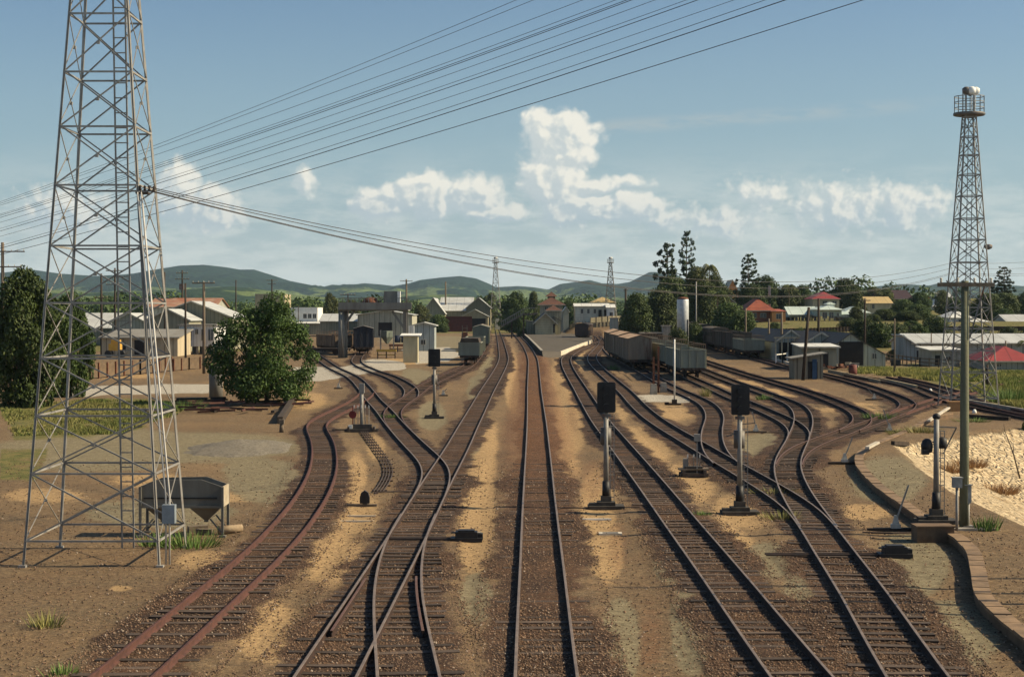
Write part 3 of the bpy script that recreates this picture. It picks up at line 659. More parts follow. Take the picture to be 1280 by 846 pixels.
P = pole('stout greenish timber pole with a wide crossarm beside the small grey cabinets at right', 1205, 660, 351, [(.12, 1.72, 0)], timber_green, .15)
m = MB(); m.bar((.12, -.1, 5.8), (.62, -.12, 7.6), .04); m.bar((-.12, -.1, 6.9), (-.6, -.12, 7.55), .03); m.build('brace', steel_dark, P)
pole('pole at the extreme left edge with two crossarms behind the big tree', 4, 470, 303, [(.9, 3.2, .6), (2.4, 2.6, .6)], timber, .2)
pole('double crossarm pole seen through the near lattice tower', 144, 440, 335, [(.4, 2.6, 0), (2.4, 2.6, 0)], timber_dark, .17)
pole('plain dark pole seen through the near lattice tower', 127, 445, 342, [(3.2, 1.8, 0)], timber_dark, .17)
pole('bare thin pole beside the rusty roofed shed, without crossarms', 206, 440, 340, (), timber_dark, .14)
pole('pole carrying a grey transformer above the gabled sheds', 228, 430, 338, [(.5, 2.2, 0), (1.6, 2.6, 0)], timber_dark, .18, trans=True)
pole('bare dark pole in front of the large gabled shed, just right of the transformer pole', 232, 448, 354, (), timber_dark, .15)
pole('tall crossarm pole in front of the white house with louvred windows', 255, 467, 352, [(.15, 2.3, 0)], timber, .17)
pole('bare pole top rising behind the round leafy tree', 295, 420, 350, (), timber_dark, .18)
pole('crossarm pole in front of the square tan building', 340, 418, 349, [(.3, 3.0, 0), (1.2, 2.2, 0)], timber_dark, .22)
pole('thin pole beside the two storey white office', 373, 418, 382, (), timber_dark, .12)
pole('crossarm pole rising from the loading gantry', 508, 425, 349, [(.4, 2.6, 0)], timber, .22)
pole('pale bare pole in front of the maroon fence and big roofed shed', 557, 412, 352, (), timber, .3)
pole('thin crossarm pole behind the gantry deck', 435, 432, 367, [(.2, 2.6, 0)], timber_dark, .13)
pole('dark crossarm pole beside the long pale building', 782, 410, 361, [(.3, 1.2, 0)], timber_dark, .3)
pole('thin grey post among the trees beside the silver tank', 870, 428, 352, (), steel_grey, .14)
pole('grey post in front of the dark carriages and the tall shrubs', 932, 440, 385, (), timber, .16)
pole('pale post at the end of the row of derelict wagons', 961, 447, 398, (), timber, .16)
pole('slender brown post beside the open sided shed', 977, 450, 390, (), timber, .17)
pole('dark leaning pole in front of the brown corrugated hut', 1003.5, 475, 384, (), timber_dark, .17, lean=.55)
pole('straight dark pole behind the flat roofed hut', 1023, 452, 373, (), timber_dark, .17)
pole('dark pole with small crossarm before the yellow roofed house', 1081, 440, 373, [(.3, 1.6, 0)], timber_dark, .17)
pole('thin pale post beside the engine shed doorway, carrying a small dark box', 1118, 468, 398, (), timber, .09)
pole('thin post at the corner of the long white roofed shed', 1164, 450, 416, (), timber, .09)
pole('dark post in the grass by the red roofed building', 1234, 482, 456, (), timber_dark, .14)
pole('short post in front of the red roofed building', 1257, 452, 426, (), timber, .12)
pole('short dark post in front of the maroon fence', 549, 412, 378, (), timber_dark, .18)
pole('small crossarm pole behind the maroon fence', 574, 404, 380, [(.3, 2.2, 0)], timber_dark, .16)

# ------------------------------------------------------------ colour light signals
def signal(label, px, py_b, py_top, headw, headh, ladder='right', ball=False, side_head=False):
    p = G(px, py_b); s = mpp(p.y); root = thing('railway_signal', label, 'railway signal', p, 0, 'colour light signals'); h = (py_b - py_top) * s
    b = MB(); b.box((0, 0, .07), (1.25, .8, .14)); b.box((0, 0, .2), (.62, .55, .14)); b.box((0, 0, .36), (.36, .34, .2)); b.box((-.45, -.1, .18), (.3, .3, .1)); b.build('base', pm('grimy_base', (.075, .065, .055), (.04, .035, .03), 3, .9, 0, .3), root)
    hh = headh * s; hw_ = headw * s; top = h - (0 if side_head else hh * .98)
    m = MB(); m.tube([(0, 0, .4), (0, 0, .98)], [.14, .125], 12); m.build('sleeve', black_paint, root)
    m = MB(); m.tube([(0, 0, .9), (0, 0, top)], [.09, .082], 14); m.build('post', steel_grey, root)
    m = MB(); lx = .26 if ladder == 'right' else -.26
    for q in (-.11, .11): m.bar((lx * (.62 if q < 0 else 1.1), .12, .15), (lx * (.62 if q < 0 else 1.1), .12, top - (.1 if not side_head else .5)), .022)
    for k in range(int((top - .4) / .3)): m.bar((lx * .62, .12, .4 + k * .3), (lx * 1.1, .12, .4 + k * .3), .018)
    for zz in (.35, .6, .85): m.bar((0, .1, top * zz), (lx * 1.1, .12, top * zz), .03)
    m.build('ladder', steel_grey, root)
    if not side_head:
        zc = h - hh / 2; m = MB(); r_ = .07; pts = []
        for (cx, cz, a0) in ((hw_ / 2 - r_, hh / 2 - r_, 0), (-hw_ / 2 + r_, hh / 2 - r_, 90), (-hw_ / 2 + r_, -hh / 2 + r_, 180), (hw_ / 2 - r_, -hh / 2 + r_, 270)):
            for k in range(5): a = R(a0 + 22.5 * k); pts.append((cx + r_ * math.cos(a), zc + cz + r_ * math.sin(a)))
        m.prism(pts, -.16, -.12); head = m.build('backing_board', black_paint, root)
        m = MB(); m.box((0, .06, zc - .01), (hw_ * .68, .34, hh * .86)); m.box((0, .24, zc), (hw_ * .6, .03, hh * .78)); m.box((hw_ * .2, .26, zc), (.03, .04, .12)); m.box((0, .27, zc + hh * .36), (hw_ * .5, .02, .035)); m.build('lamp_housing', pm('black_housing', (.02, .02, .022), (.035, .034, .035), 5, .45), root)
        for k, dz in enumerate((.3, 0, -.3)):
            m = MB(); m.tube([(0, -.17, zc + dz * hh), (0, -.36, zc + dz * hh - .01)], [.11, .12], 14); m.build('lens_hood', black_paint, root)
        m = MB(); m.box((0, .0, zc - hh / 2 - .1), (.3, .2, .1)); m.bar((-.05, 0, top - .35), (.5, 0, top - .3), .03); m.bar((-.45, 0, top - .75), (0, 0, top - .6), .03); m.build('bracket', steel_dark, root)
        m = MB(); m.tube([(.0, .12, top - 1.15), (.0, .12, top - .55)], .19, 12); m.build('relay_case', steel_dark, root)
    else:
        m = MB(); m.lathe((0, 0, h - .12), [(.1, 0), (.13, .05), (.11, .13), (.03, .17)], 12); m.build('finial', black_paint, root)
        zc = h - .95; m = MB(); m.lathe((-.27, .1, zc - .25), [(.08, 0), (.17, .04), (.19, .25), (.14, .4), (.05, .46)], 12); m.box((-.36, -.05, zc - .2), (.2, .22, .15)); m.lathe((.2, .1, zc - .1), [(.1, 0), (.17, .05), (.15, .3), (.05, .36)], 10); m.build('lamp_head', black_paint, root)
        m = MB(); m.bar((-.35, 0, h - .35), (.65, .1, h - .4), .04); m.bar((.65, .1, h - .4), (.3, .1, h - 1.1), .035); m.bar((-.1, .1, zc + .1), (.35, .1, zc + .1), .05); m.build('stay', steel_dark, root)
    return root
signal('tall signal with black head beside the middle track, nearest the centre', 757.5, 636, 477, 23, 38, 'right')
signal('tall signal with black head beside the right yard track and small lever frame', 924.5, 643, 480, 23, 38, 'right')
signal('farther signal with black head standing left of the middle track near the wagons', 543, 523, 436, 15, 22, 'right')
signal('grey signal post with round cap and sideways lamp, on the kerb wall plinth', 1170, 662, 526, 20, 30, 'right', side_head=True)
g = atz(1169, 668, .25); m = MB(); m.box((0, 0, -.0), (1.1, .75, .5)); m.box((0, 0, .27), (1.16, .8, .05)); o = m.build('plinth', kerb_m, None, (g[0], g[1] + .3, .22)); tag(o, 'square stone plinth under the signal with the round cap', 'plinth')

# small cabinets beside the stout pole
for lab, px, pb, x0, x1, yt, yb in (('small grey hooded cabinet on a thin stalk, in front of the stout pole', 1196, 664, 1191, 1202, 597, 609), ('small grey box on a thicker post right of the stout pole', 1209, 660, 1205.5, 1213.5, 606, 628)):
    p = G(px, pb); s = mpp(p.y); r = thing('trackside_cabinet', lab, 'cabinet', p, 0, 'small trackside cabinets'); z0, z1 = (pb - yb) * s, (pb - yt) * s
    m = MB(); m.tube([(0, 0, -.1), (0, 0, z0)], .045 if px < 1200 else .075, 8); m.box((0, 0, .04), (.32, .32, .1)) if px > 1200 else None; m.build('post', steel_grey, r)
    m = MB(); w_ = (x1 - x0) * s; m.box((0, 0, (z0 + z1) / 2), (w_, .22, z1 - z0)); m.box((0, 0, z1 + .015), (w_ + .05, .28, .03)); m.build('case', pm('grey_case', (.30, .31, .29), (.2, .2, .19), 4, .6), r)
p = G(1212, 663); m = MB(); m.box((0, 0, .04), (1.5, .35, .08)); o = m.build('concrete_slab', concrete, None, p); tag(o, 'thin concrete slab on the ground below the grey boxes', 'slab')

# white post with base, rusty posts in concrete blocks
p = G(843, 506); s = mpp(p.y); r = thing('white_post', 'slim white painted post on a dark base in front of the open wagons', 'post', p)
m = MB(); m.tube([(0, 0, .2), (0, 0, 82 * s)], [.06, .055], 10); m.build('post', white_paint, r); m = MB(); m.box((0, 0, .06), (.95, .6, .12)); m.box((0, 0, .25), (.36, .34, .3)); m.box((-.55, .1, .1), (.3, .25, .2)); m.build('base', timber_dark, r)
for lab, px, pb, pt in (('rusty steel post set in a pale concrete block, left of the pair', 817, 493, 446), ('rusty steel post behind the second concrete block, taller of the pair', 823, 491, 433)):
    p = G(px, pb); s = mpp(p.y); r = thing('rusty_post', lab, 'post', p, 0, 'rusty posts by the pale gravel'); m = MB(); m.box((0, 0, (pb - pt) * s / 2), (.16, .16, (pb - pt) * s)); m.build('post', rust_m, r)
    m = MB(); dx = 0 if px < 820 else .42; m.prism([(-.28 + dx, -.1), (.28 + dx, -.1), (.23 + dx, .85), (-.23 + dx, .85)], -.25, .25); m.build('concrete_block', concrete, r)

# ------------------------------------------------------------ lever frames, point machines, ground signals, rodding
def lever_frame(label, px, pb, w_, n, disc=False, tall=1.0):
    p = G(px, pb); r = thing('lever_frame', label, 'lever frame', p, 0, 'lever frames on the ground'); m = MB()
    m.box((0, -.25, .1), (w_, .16, .16)); m.box((0, .35, .1), (w_, .16, .16)); m.box((0, .05, .3), (w_ * .62, .42, .3)); m.box((-w_ * .38, .0, .18), (.12, .8, .3)); m.box((w_ * .38, .0, .18), (.12, .8, .3)); m.build('frame', pm('frame_iron', (.05, .045, .04), (.09, .07, .055), 3, .8, 0, .2), r)
    for k in range(n):
        l = MB(); x = -w_ * .22 + w_ * .44 * k / max(1, n - 1); l.bar((x, 0, .4), (x + random.uniform(-.03, .03), -.05 + random.uniform(-.1, .1), 1.05 * tall), .035); l.box((x, -.05, 1.08 * tall), (.045, .045, .16), 0, 1); l.build('lever', [steel_grey, white_paint], r)
    return r, p
r, p = lever_frame('lever frame with several tall levers and a red disc, left of the crossing tracks', 452, 540, 1.9, 5, True, 1.35)
m = MB(); m.tube([(-.5, -.1, 1.0), (-.5, -.05, 1.0)], .22, 16, cap=True); m.bar((-.5, .0, .3), (-.5, .0, 1.5), .05); m.build('target_disc', pm('red_enamel', (.20, .02, .02), (.13, .02, .018), 3, .5), r)
m = MB(); m.tube([(.0, .1, .3), (.0, .1, 2.4)], .1, 8); m.box((.0, .1, 2.5), (.3, .25, .55)); m.build('lamp_post', steel_grey, r)
m = MB(); m.box((-.62, -.2, .32), (.22, .1, .22)); m.build('number_plate', white_paint, r)
m = MB(); m.box((-1.25, 0, .14), (.9, .12, .08)); m.build('ground_beam', timber, r)
r, p = lever_frame('small lever frame with three white tipped levers near the right signal', 867, 596, 1.15, 3, False, .8)
m = MB(); m.bar((.12, -.2, 0), (.12, -.2, 1.55), .045); m.box((.12, -.2, 1.65), (.24, .18, .3)); m.build('indicator_post', steel_grey, r)
m = MB(); m.box((-.32, .1, .55), (.2, .22, .42)); m.build('relay_case', steel_grey, r)
m = MB(); m.box((0, .05, .33), (1.25, .6, .06)); m.build('timber_deck', timber, r)
def point_machine(label, px, pb, w_=.85, rod=None):
    p = G(px, pb); r = thing('point_machine', label, 'point machine', p, 0, 'black point machines'); m = MB()
    m.box((0, 0, .08), (w_ * 1.15, .5, .12)); m.box((0, 0, .22), (w_ * .8, .42, .2)); m.box((0, 0, .34), (w_ * .6, .36, .05)); m.box((w_ * .5, .05, .16), (.16, .3, .18)); m.build('casing', black_paint, r)
    m = MB(); m.tube([(-w_ * .55, 0, .28), (w_ * .55, 0, .28)], .03, 6); m.build('handle_bar', steel_dark, r)
    if rod:
        m = MB()
        for dy in (-.12, .12): m.bar((-w_ * .5, dy, .1), (rod, dy, .1), .05)
        m.build('throw_rod', pm('rod_iron', (.05, .04, .035), (.09, .06, .045), 3, .8), r)
    return r
point_machine('black point machine beside the left switch near the middle track', 583, 677, .82, -2.3)
point_machine('black point machine lying by the right yard track below the kerb', 1118, 697, .8, -3.6)
def hand_lever(label, px, pb, lean=.6, h=1.0, sc2=1.0):
    p = G(px, pb); r = thing('switch_lever', label, 'switch lever', p, 0, 'hand levers for the points'); m = MB(); m.box((0, 0, .05), (1.5 * sc2, .16, .1)); m.box((0, .2, .05), (1.1 * sc2, .14, .1)); m.build('timbers', timber_dark, r)
    m = MB(); m.box((0, .05, .16), (.28, .2, .14)); m.prism([(-.1, .2), (.12, .2), (.04, .5), (-.04, .5)], 0, .1); m.build('stand', pm('whitewashed', (.5, .48, .42), (.3, .28, .25), 5, .8), r)
    m = MB(); m.bar((0, .05, .3), (lean, .05, .3 + h), .045); m.build('lever', steel_grey, r); return r
hand_lever('hand lever with whitewashed stand beside the kerb wall plinth', 1120, 664, .40, 1.15, 1.2)
hand_lever('hand lever with raised handle before the bend of the kerb wall', 1056, 580, .35, .9)
hand_lever('small hand lever beside the tight bend of the outer siding', 945, 541, -.2, .9, .8)
hand_lever('small hand lever between the curved siding and the shed line', 1093, 500, -.5, .6, .9)
hand_lever('hand lever near the rusty junction and grass tuft', 1112, 540, -.35, 1.0, 1.1)
hand_lever('white hand lever by the pale gravel before the gantry', 423, 486, .25, .8, .5)
hand_lever('small white lever stand left of the middle track beyond the signal', 554, 495, .3, .3, .5)
p = G(456, 633); r = thing('dwarf_signal', 'low black round topped dwarf signal by the left tracks', 'ground signal', p)
m = MB(); m.prism([(-.17, .12), (.17, .12), (.17, .34), (.12, .5), (0, .58), (-.12, .5), (-.17, .34)], -.1, .1); m.build('head', black_paint, r)
m = MB(); m.box((-.1, 0, .05), (1.05, .16, .08)); m.box((0, 0, .09), (.14, .14, .1)); m.build('base', timber, r)
def rods(label, pts, n=3, gap=.12, w_=.035, mt=None, name='signal_rodding', lift=.07):
    P3 = [G(a, b) for a, b in pts]; q = resample(catmull([(p.x, p.y) for p in P3], .4), .6); tg = tangents(q); nn = np.stack([tg[:, 1], -tg[:, 0]], 1); m = MB()
    for k in range(n):
        off = (k - (n - 1) / 2) * gap; pp = [(a[0] + b[0] * off, a[1] + b[1] * off, T(*a) + lift) for a, b in zip(q, nn)]
        for a, b in zip(pp[:-1], pp[1:]): m.bar(a, b, w_)
    for a, b in zip(q[::3], nn[::3]): m.box((a[0], a[1], T(*a) + lift - .04), (gap * n + .1, .12, .06), math.atan2(b[1], b[0]))
    o = m.build(name, mt or pm('rod_iron', (.05, .04, .035), (.09, .06, .045), 3, .8)); tag(o, label, 'rodding', 'iron rodding across the yard'); return o
rods('dark rodding curving down from the red disc lever frame', [(455, 541), (466, 556), (476, 570), (484, 583), (485, 594), (480, 606), (473, 616)], 4)
rods('rodding crossing the left track below the diamond junction', [(470, 617), (510, 616), (548, 615)], 2)
rods('thin rodding from the lever by the plinth to the yard track', [(1078, 668), (1120, 669), (1150, 668)], 1, .1, .05)
rods('thin wire run across the bare ground right of the middle track', [(700, 637), (740, 637), (800, 636)], 1, .1, .03)
rods('thin wire run across sealed ground before the kerb bend', [(906, 543), (960, 542), (1020, 543)], 1, .1, .04)
for lab, a, b in (('narrow pale drain cover beside the centre signal', (748, 666), (778, 669)),):
    p0, p1 = G(a[0], a[1]), G(b[0], b[1]); r = thing('drain', lab, 'drain', (p0 + p1) / 2); m = MB(); L = (p1.x - p0.x); m.box((-L * .42, 0, .02), (L * .16, .4, .06)); m.box((L * .42, 0, .02), (L * .16, .4, .06)); m.box((0, -.17, .02), (L * .7, .06, .06)); m.box((0, .17, .02), (L * .7, .06, .06)); m.build('rim', concrete_pale, r); m = MB(); m.box((0, 0, 0), (L * .68, .28, .03)); m.build('grate', black_paint, r)
for lab, px, py, L in (('white painted rod lying beside the centre signal base', 746, 650, .95), ('upper of two pale rods lying below the dwarf signal', 452, 646, .95), ('lower of two pale rods lying below the dwarf signal', 447, 652.5, 1.1)):
    m = MB(); m.box((0, 0, .03), (L, .07, .05), random.uniform(-.03, .03)); o = m.build('white_rod', white_paint if px > 700 else concrete_pale, None, G(px, py)); tag(o, lab, 'rod', 'pale rods lying on the ground')

# ------------------------------------------------------------ steel hopper
p = G(227, 671); s = mpp(p.y); hz = lambda py: (671 - py) * s; hxx = lambda px: (px - 227) * s
r = thing('steel_hopper', 'dark steel twin hopper bin on legs beside the rusty siding', 'hopper', p)
hop = pm('hopper_steel', (.19, .18, .155), (.13, .12, .10), 1.6, .7, .1, .15, streak=True, rust=((.15, .08, .04), .60))
edge_m = pm('sunlit_hopper_end', (.42, .36, .26), (.30, .24, .16), 2, .8)  # paler colour paints sunlight onto the right end panel
dd = .95
m = MB(); m.prism([(hxx(174), hz(632)), (hxx(278), hz(632)), (hxx(278), hz(608)), (hxx(252), hz(599)), (hxx(196), hz(600)), (hxx(174), hz(608))], 0, .05); m.prism([(hxx(174), hz(621)), (hxx(278), hz(621)), (hxx(278), hz(608)), (hxx(252), hz(599)), (hxx(196), hz(600)), (hxx(174), hz(608))], dd - .05, dd)
m.box((hxx(175), dd / 2, (hz(608) + hz(632)) / 2), (.04, dd - .11, hz(608) - hz(632))); m.build('side_panels', hop, r)
m = MB(); m.box((hxx(278.8), dd / 2 + .0, (hz(608) + hz(633)) / 2), (.05, dd + .04, hz(608) - hz(633))); m.build('end_panel', edge_m, r)
for cx in (200, 255):
    m = MB(); w1 = hxx(cx + 22) - hxx(cx); a = [(hxx(cx) - w1, .06, hz(632)), (hxx(cx) + w1, .06, hz(632)), (hxx(cx) + w1, dd - .06, hz(632)), (hxx(cx) - w1, dd - .06, hz(632))]; q = .08
    b_ = [(hxx(cx) - q, dd / 2 - q, hz(651)), (hxx(cx) + q, dd / 2 - q, hz(651)), (hxx(cx) + q, dd / 2 + q, hz(651)), (hxx(cx) - q, dd / 2 + q, hz(651))]
    m.add(a + b_, [(0, 1, 5, 4), (1, 2, 6, 5), (2, 3, 7, 6), (3, 0, 4, 7), (4, 5, 6, 7)]); m.box((hxx(cx), dd / 2, hz(652)), (.14, .14, .1)); m.build('chute', hop, r)
for cx in (175.5, 278.5):
    for y in (-.03, dd + .03):
        m = MB(); m.box((hxx(cx), y, hz(608) / 2), (.075, .075, hz(608))); m.box((hxx(cx), y, .03), (.2, .2, .06)); m.build('leg', hop, r)
m = MB()
for y in (-.03, dd + .03):
    m.bar((hxx(176), y, hz(633)), (hxx(278), y, hz(633)), .07); m.bar((hxx(277), y, .15), (hxx(263), y, hz(648)), .045); m.bar((hxx(177), y, .15), (hxx(192), y, hz(648)), .045)
m.box((hxx(226), -.04, hz(622)), (hxx(272) - hxx(180), .04, .045), mi=1); m.build('brace', [hop, black_paint], r)
for lab, px, py, ln, a in (('pale round log lying against the hopper leg', 288, 667, .75, .5), ('broken timber block beside the hopper', 256, 668, .5, -.3), ('dark timber offcut on the stones beside the hopper', 247, 664, .6, .2)):
    m = MB(); m.tube([(-ln / 2, 0, .14), (ln / 2, 0, .16)], [.14, .12], 9) if 'log' in lab else m.box((0, 0, .09), (ln, .24, .18), .2); o = m.build('log' if 'log' in lab else 'timber_offcut', pm('pale_log', (.36, .27, .17), (.22, .16, .1), 3, .9, 0, .3) if 'log' in lab else timber, None, G(px, py)); o.rotation_euler = (0, 0, a); tag(o, lab, 'log' if 'log' in lab else 'timber')

# gravel heap, rusty rails and old sleepers near the round tree
def heap(name, label, px0, px1, pyb, hgt, depth, mt, n=46):
    a, b = G(px0, pyb), G(px1, pyb); cx, cy = (a.x + b.x) / 2, a.y; rx = (b.x - a.x) / 2; V = []; fs = []
    for i in range(n):
        for j in range(n):
            u, v = i / (n - 1) * 2 - 1, j / (n - 1) * 2 - 1; d = math.sqrt(u * u + v * v); x, y = cx + u * rx, cy + v * depth
            f = max(0, 1 - d + .18 * noise.noise(Vector((u * 3, v * 3, 1)))) ** .8; V.append((x, y, T(x, y) - .06 + f * hgt + .05 * noise.noise(Vector((x * 5, y * 5, 0))) * (f > 0)))
    for i in range(n - 1):
        for j in range(n - 1): fs.append((i * n + j, (i + 1) * n + j, (i + 1) * n + j + 1, i * n + j + 1))
    m = MB(); m.add(V, fs, 0, True); o = m.build(name, mt); tag(o, label, 'gravel heap'); return o
heap('gravel_heap', 'low heap of pale grey gravel on the bare yard left of the rusty siding', 232, 372, 561, .55, 5.0, pm('gravel_grey', (.20, .175, .135), (.11, .095, .072), 9, .95, 0, .8, 30))
def ground_bar(name, label, cat, a, b, w_, h, mt, group=None, lift=0.0):
    p, q = G(*a), G(*b); m = MB(); m.bar((0, 0, h / 2 + lift), (q.x - p.x, q.y - p.y, q.z - p.z + h / 2 + lift), w_, h); o = m.build(name, mt, None, p); tag(o, label, cat, group); return o
ground_bar('timber_beam', 'long dark beam lying slantwise right of the round tree', 'timber', (350, 530), (373, 493), .34, .45, timber_dark)
p0 = G(300, 512); rsc = pm('rusty_scrap', (.12, .055, .04), (.06, .03, .025), 2, .9, 0, .3)
for k in range(46):
    x, y = random.uniform(-5.2, 4.2), random.uniform(-5, 9); a = random.gauss(0, .35) + (1.35 if random.random() < .35 else 0); L_ = random.uniform(.8, 2.6); rr_ = random.random() < .66
    m = MB(); m.box((0, 0, .07), (L_, .14 if rr_ else .24, .05 if rr_ else .14)); m.box((0, 0, .13), (L_, .05, .07)) if rr_ else None
    o = m.build('scrap_rail' if rr_ else 'old_sleeper', rsc if rr_ else timber_dark, None, (p0.x + x, p0.y + y, T(p0.x + x, p0.y + y) + random.uniform(0, .3))); o.rotation_euler = (0, random.gauss(0, .03), a)
    tag(o, 'rusty length of scrap rail lying beneath the round tree' if rr_ else 'old dark sleeper dumped beneath the round tree', 'scrap rail' if rr_ else 'sleeper', 'scrap rails beneath the round tree' if rr_ else 'old sleepers beneath the round tree')
p0 = G(352, 540); m = MB(); m.tube([(0, 0, 0), (0, 0, .5)], [.14, .1], 8); m.box((0, 0, .6), (.3, .3, .25)); o = m.build('hydrant', timber, None, p0); tag(o, 'small stump like hydrant at the left edge of the rusty siding', 'hydrant')
p0 = G(270, 497); m = MB(); s = mpp(p0.y); m.lathe((0, 0, 0), [(8.5 * s, -.1), (8.6 * s, 20 * s), (8.7 * s, 38 * s), (8.0 * s, 39.5 * s), (2 * s, 40.5 * s)], 20); o = m.build('water_tank', pm('weathered_tank', (.20, .20, .18), (.14, .135, .12), 1.5, .8, .1, .2, streak=True), None, p0); tag(o, 'round grey tank half hidden behind the left side of the round tree', 'tank')
# pale timber edges and things around the right tower
for i, (lab, a, b, mt, h) in enumerate((('white edged beam at the end of the kerb wall', (1161, 533), (1186, 516), concrete_pale, .1), ('dark beam lying beyond the stone bank, right of the tower', (1205, 522), (1262, 526), timber_dark, .25),
     ('pale retaining edge along the overgrown siding', (1208, 504), (1290, 518), concrete, .3), ('long pale timber edge beside the shed line', (1036, 465), (1100, 479), pm('pale_timber_edge', (.34, .27, .17), (.22, .17, .11), 1, .9), .3),  # one pale brown tone for the edge timbers
     ('second pale timber edge toward the upper right siding', (1100, 476), (1146, 486), pm('pale_timber_edge', (.3, .2, .1)), .3), ('curved concrete edge before the open sided shed', (966, 450), (994, 458), concrete_pale, .3),
     ('broken piece of white kerb on the bend', (1084, 569), (1097, 562), concrete_pale, .1), ('small dark sleeper stack beyond the bend', (1116, 556), (1134, 557), timber_dark, .2))):
    ground_bar('edging_beam', lab, 'beam', a, b, .2, h, mt, 'beams edging the yard', .30 if 'white' in lab else 0)
for lab, px, py in (('small white marker stone right of the tower foot', 1218, 517), ('white marker stone beside the shed line junction', 1163, 490)):
    m = MB(); m.lathe((0, 0, 0), [(.16, -.05), (.15, .15), (.10, .26), (.05, .3)], 8); o = m.build('marker_stone', white_paint, None, G(px, py)); tag(o, lab, 'marker', 'white marker stones')
p0 = G(1193, 514); m = MB(); m.box((0, 0, .3), (.9, .5, .65)); m.box((0, 0, .66), (1.0, .6, .06)); o = m.build('crate', pm('orange_crate', (.42, .24, .10), (.3, .16, .07), 2, .8), None, p0); tag(o, 'small orange brown crate at the foot of the right tower', 'crate')

for lab, x_, y_, h_ in (('timber pole standing just beyond the right edge, first by the kerb', 15.5, 41.4, 9.5), ('timber pole standing just beyond the right edge, second by the kerb', 16.2, 39.2, 9.0), ('timber pole standing just beyond the right edge, third by the kerb', 15.2, 37.9, 8.2)):
    r = thing('power_pole', lab, 'pole', (x_, y_, T(x_, y_)), 0, 'timber poles beyond the right edge'); m = MB(); m.tube([(0, 0, -.3), (0, 0, h_)], [.1, .07], 8); m.build('post', timber, r)
# ------------------------------------------------------------ wagons
def at_path(nm, Y):
    Q = PATH[nm]; i = int(np.argmin(np.abs(Q[:, 1] - Y))); t = tangents(Q)[i]
    if t[1] < 0: t = -t
    return Q[i][0], Q[i][1], math.atan2(t[1], t[0]) - math.pi / 2
under = pm('wagon_underframe', (.035, .028, .024), (.06, .04, .03), 3, .9, 0, .2)
def bogie(parent, yc):
    m = MB()
    for s in (-1, 1): m.prismx([(yc - 1.05, .42), (yc + 1.05, .42), (yc + .5, .68), (yc - .5, .68)], s * .66, s * .74); m.box((s * .7, yc, .5), (.2, .5, .3))
    bg_ = m.build('bogie', under, parent)
    for dy in (-.75, .75):
        m = MB()
        for s in (-1, 1): m.tube([(s * .50, yc + dy, .40), (s * .62, yc + dy, .40)], .40, 16)
        m.tube([(-.5, yc + dy, .40), (.5, yc + dy, .40)], .07, 8); m.build('wheelset', under, bg_)
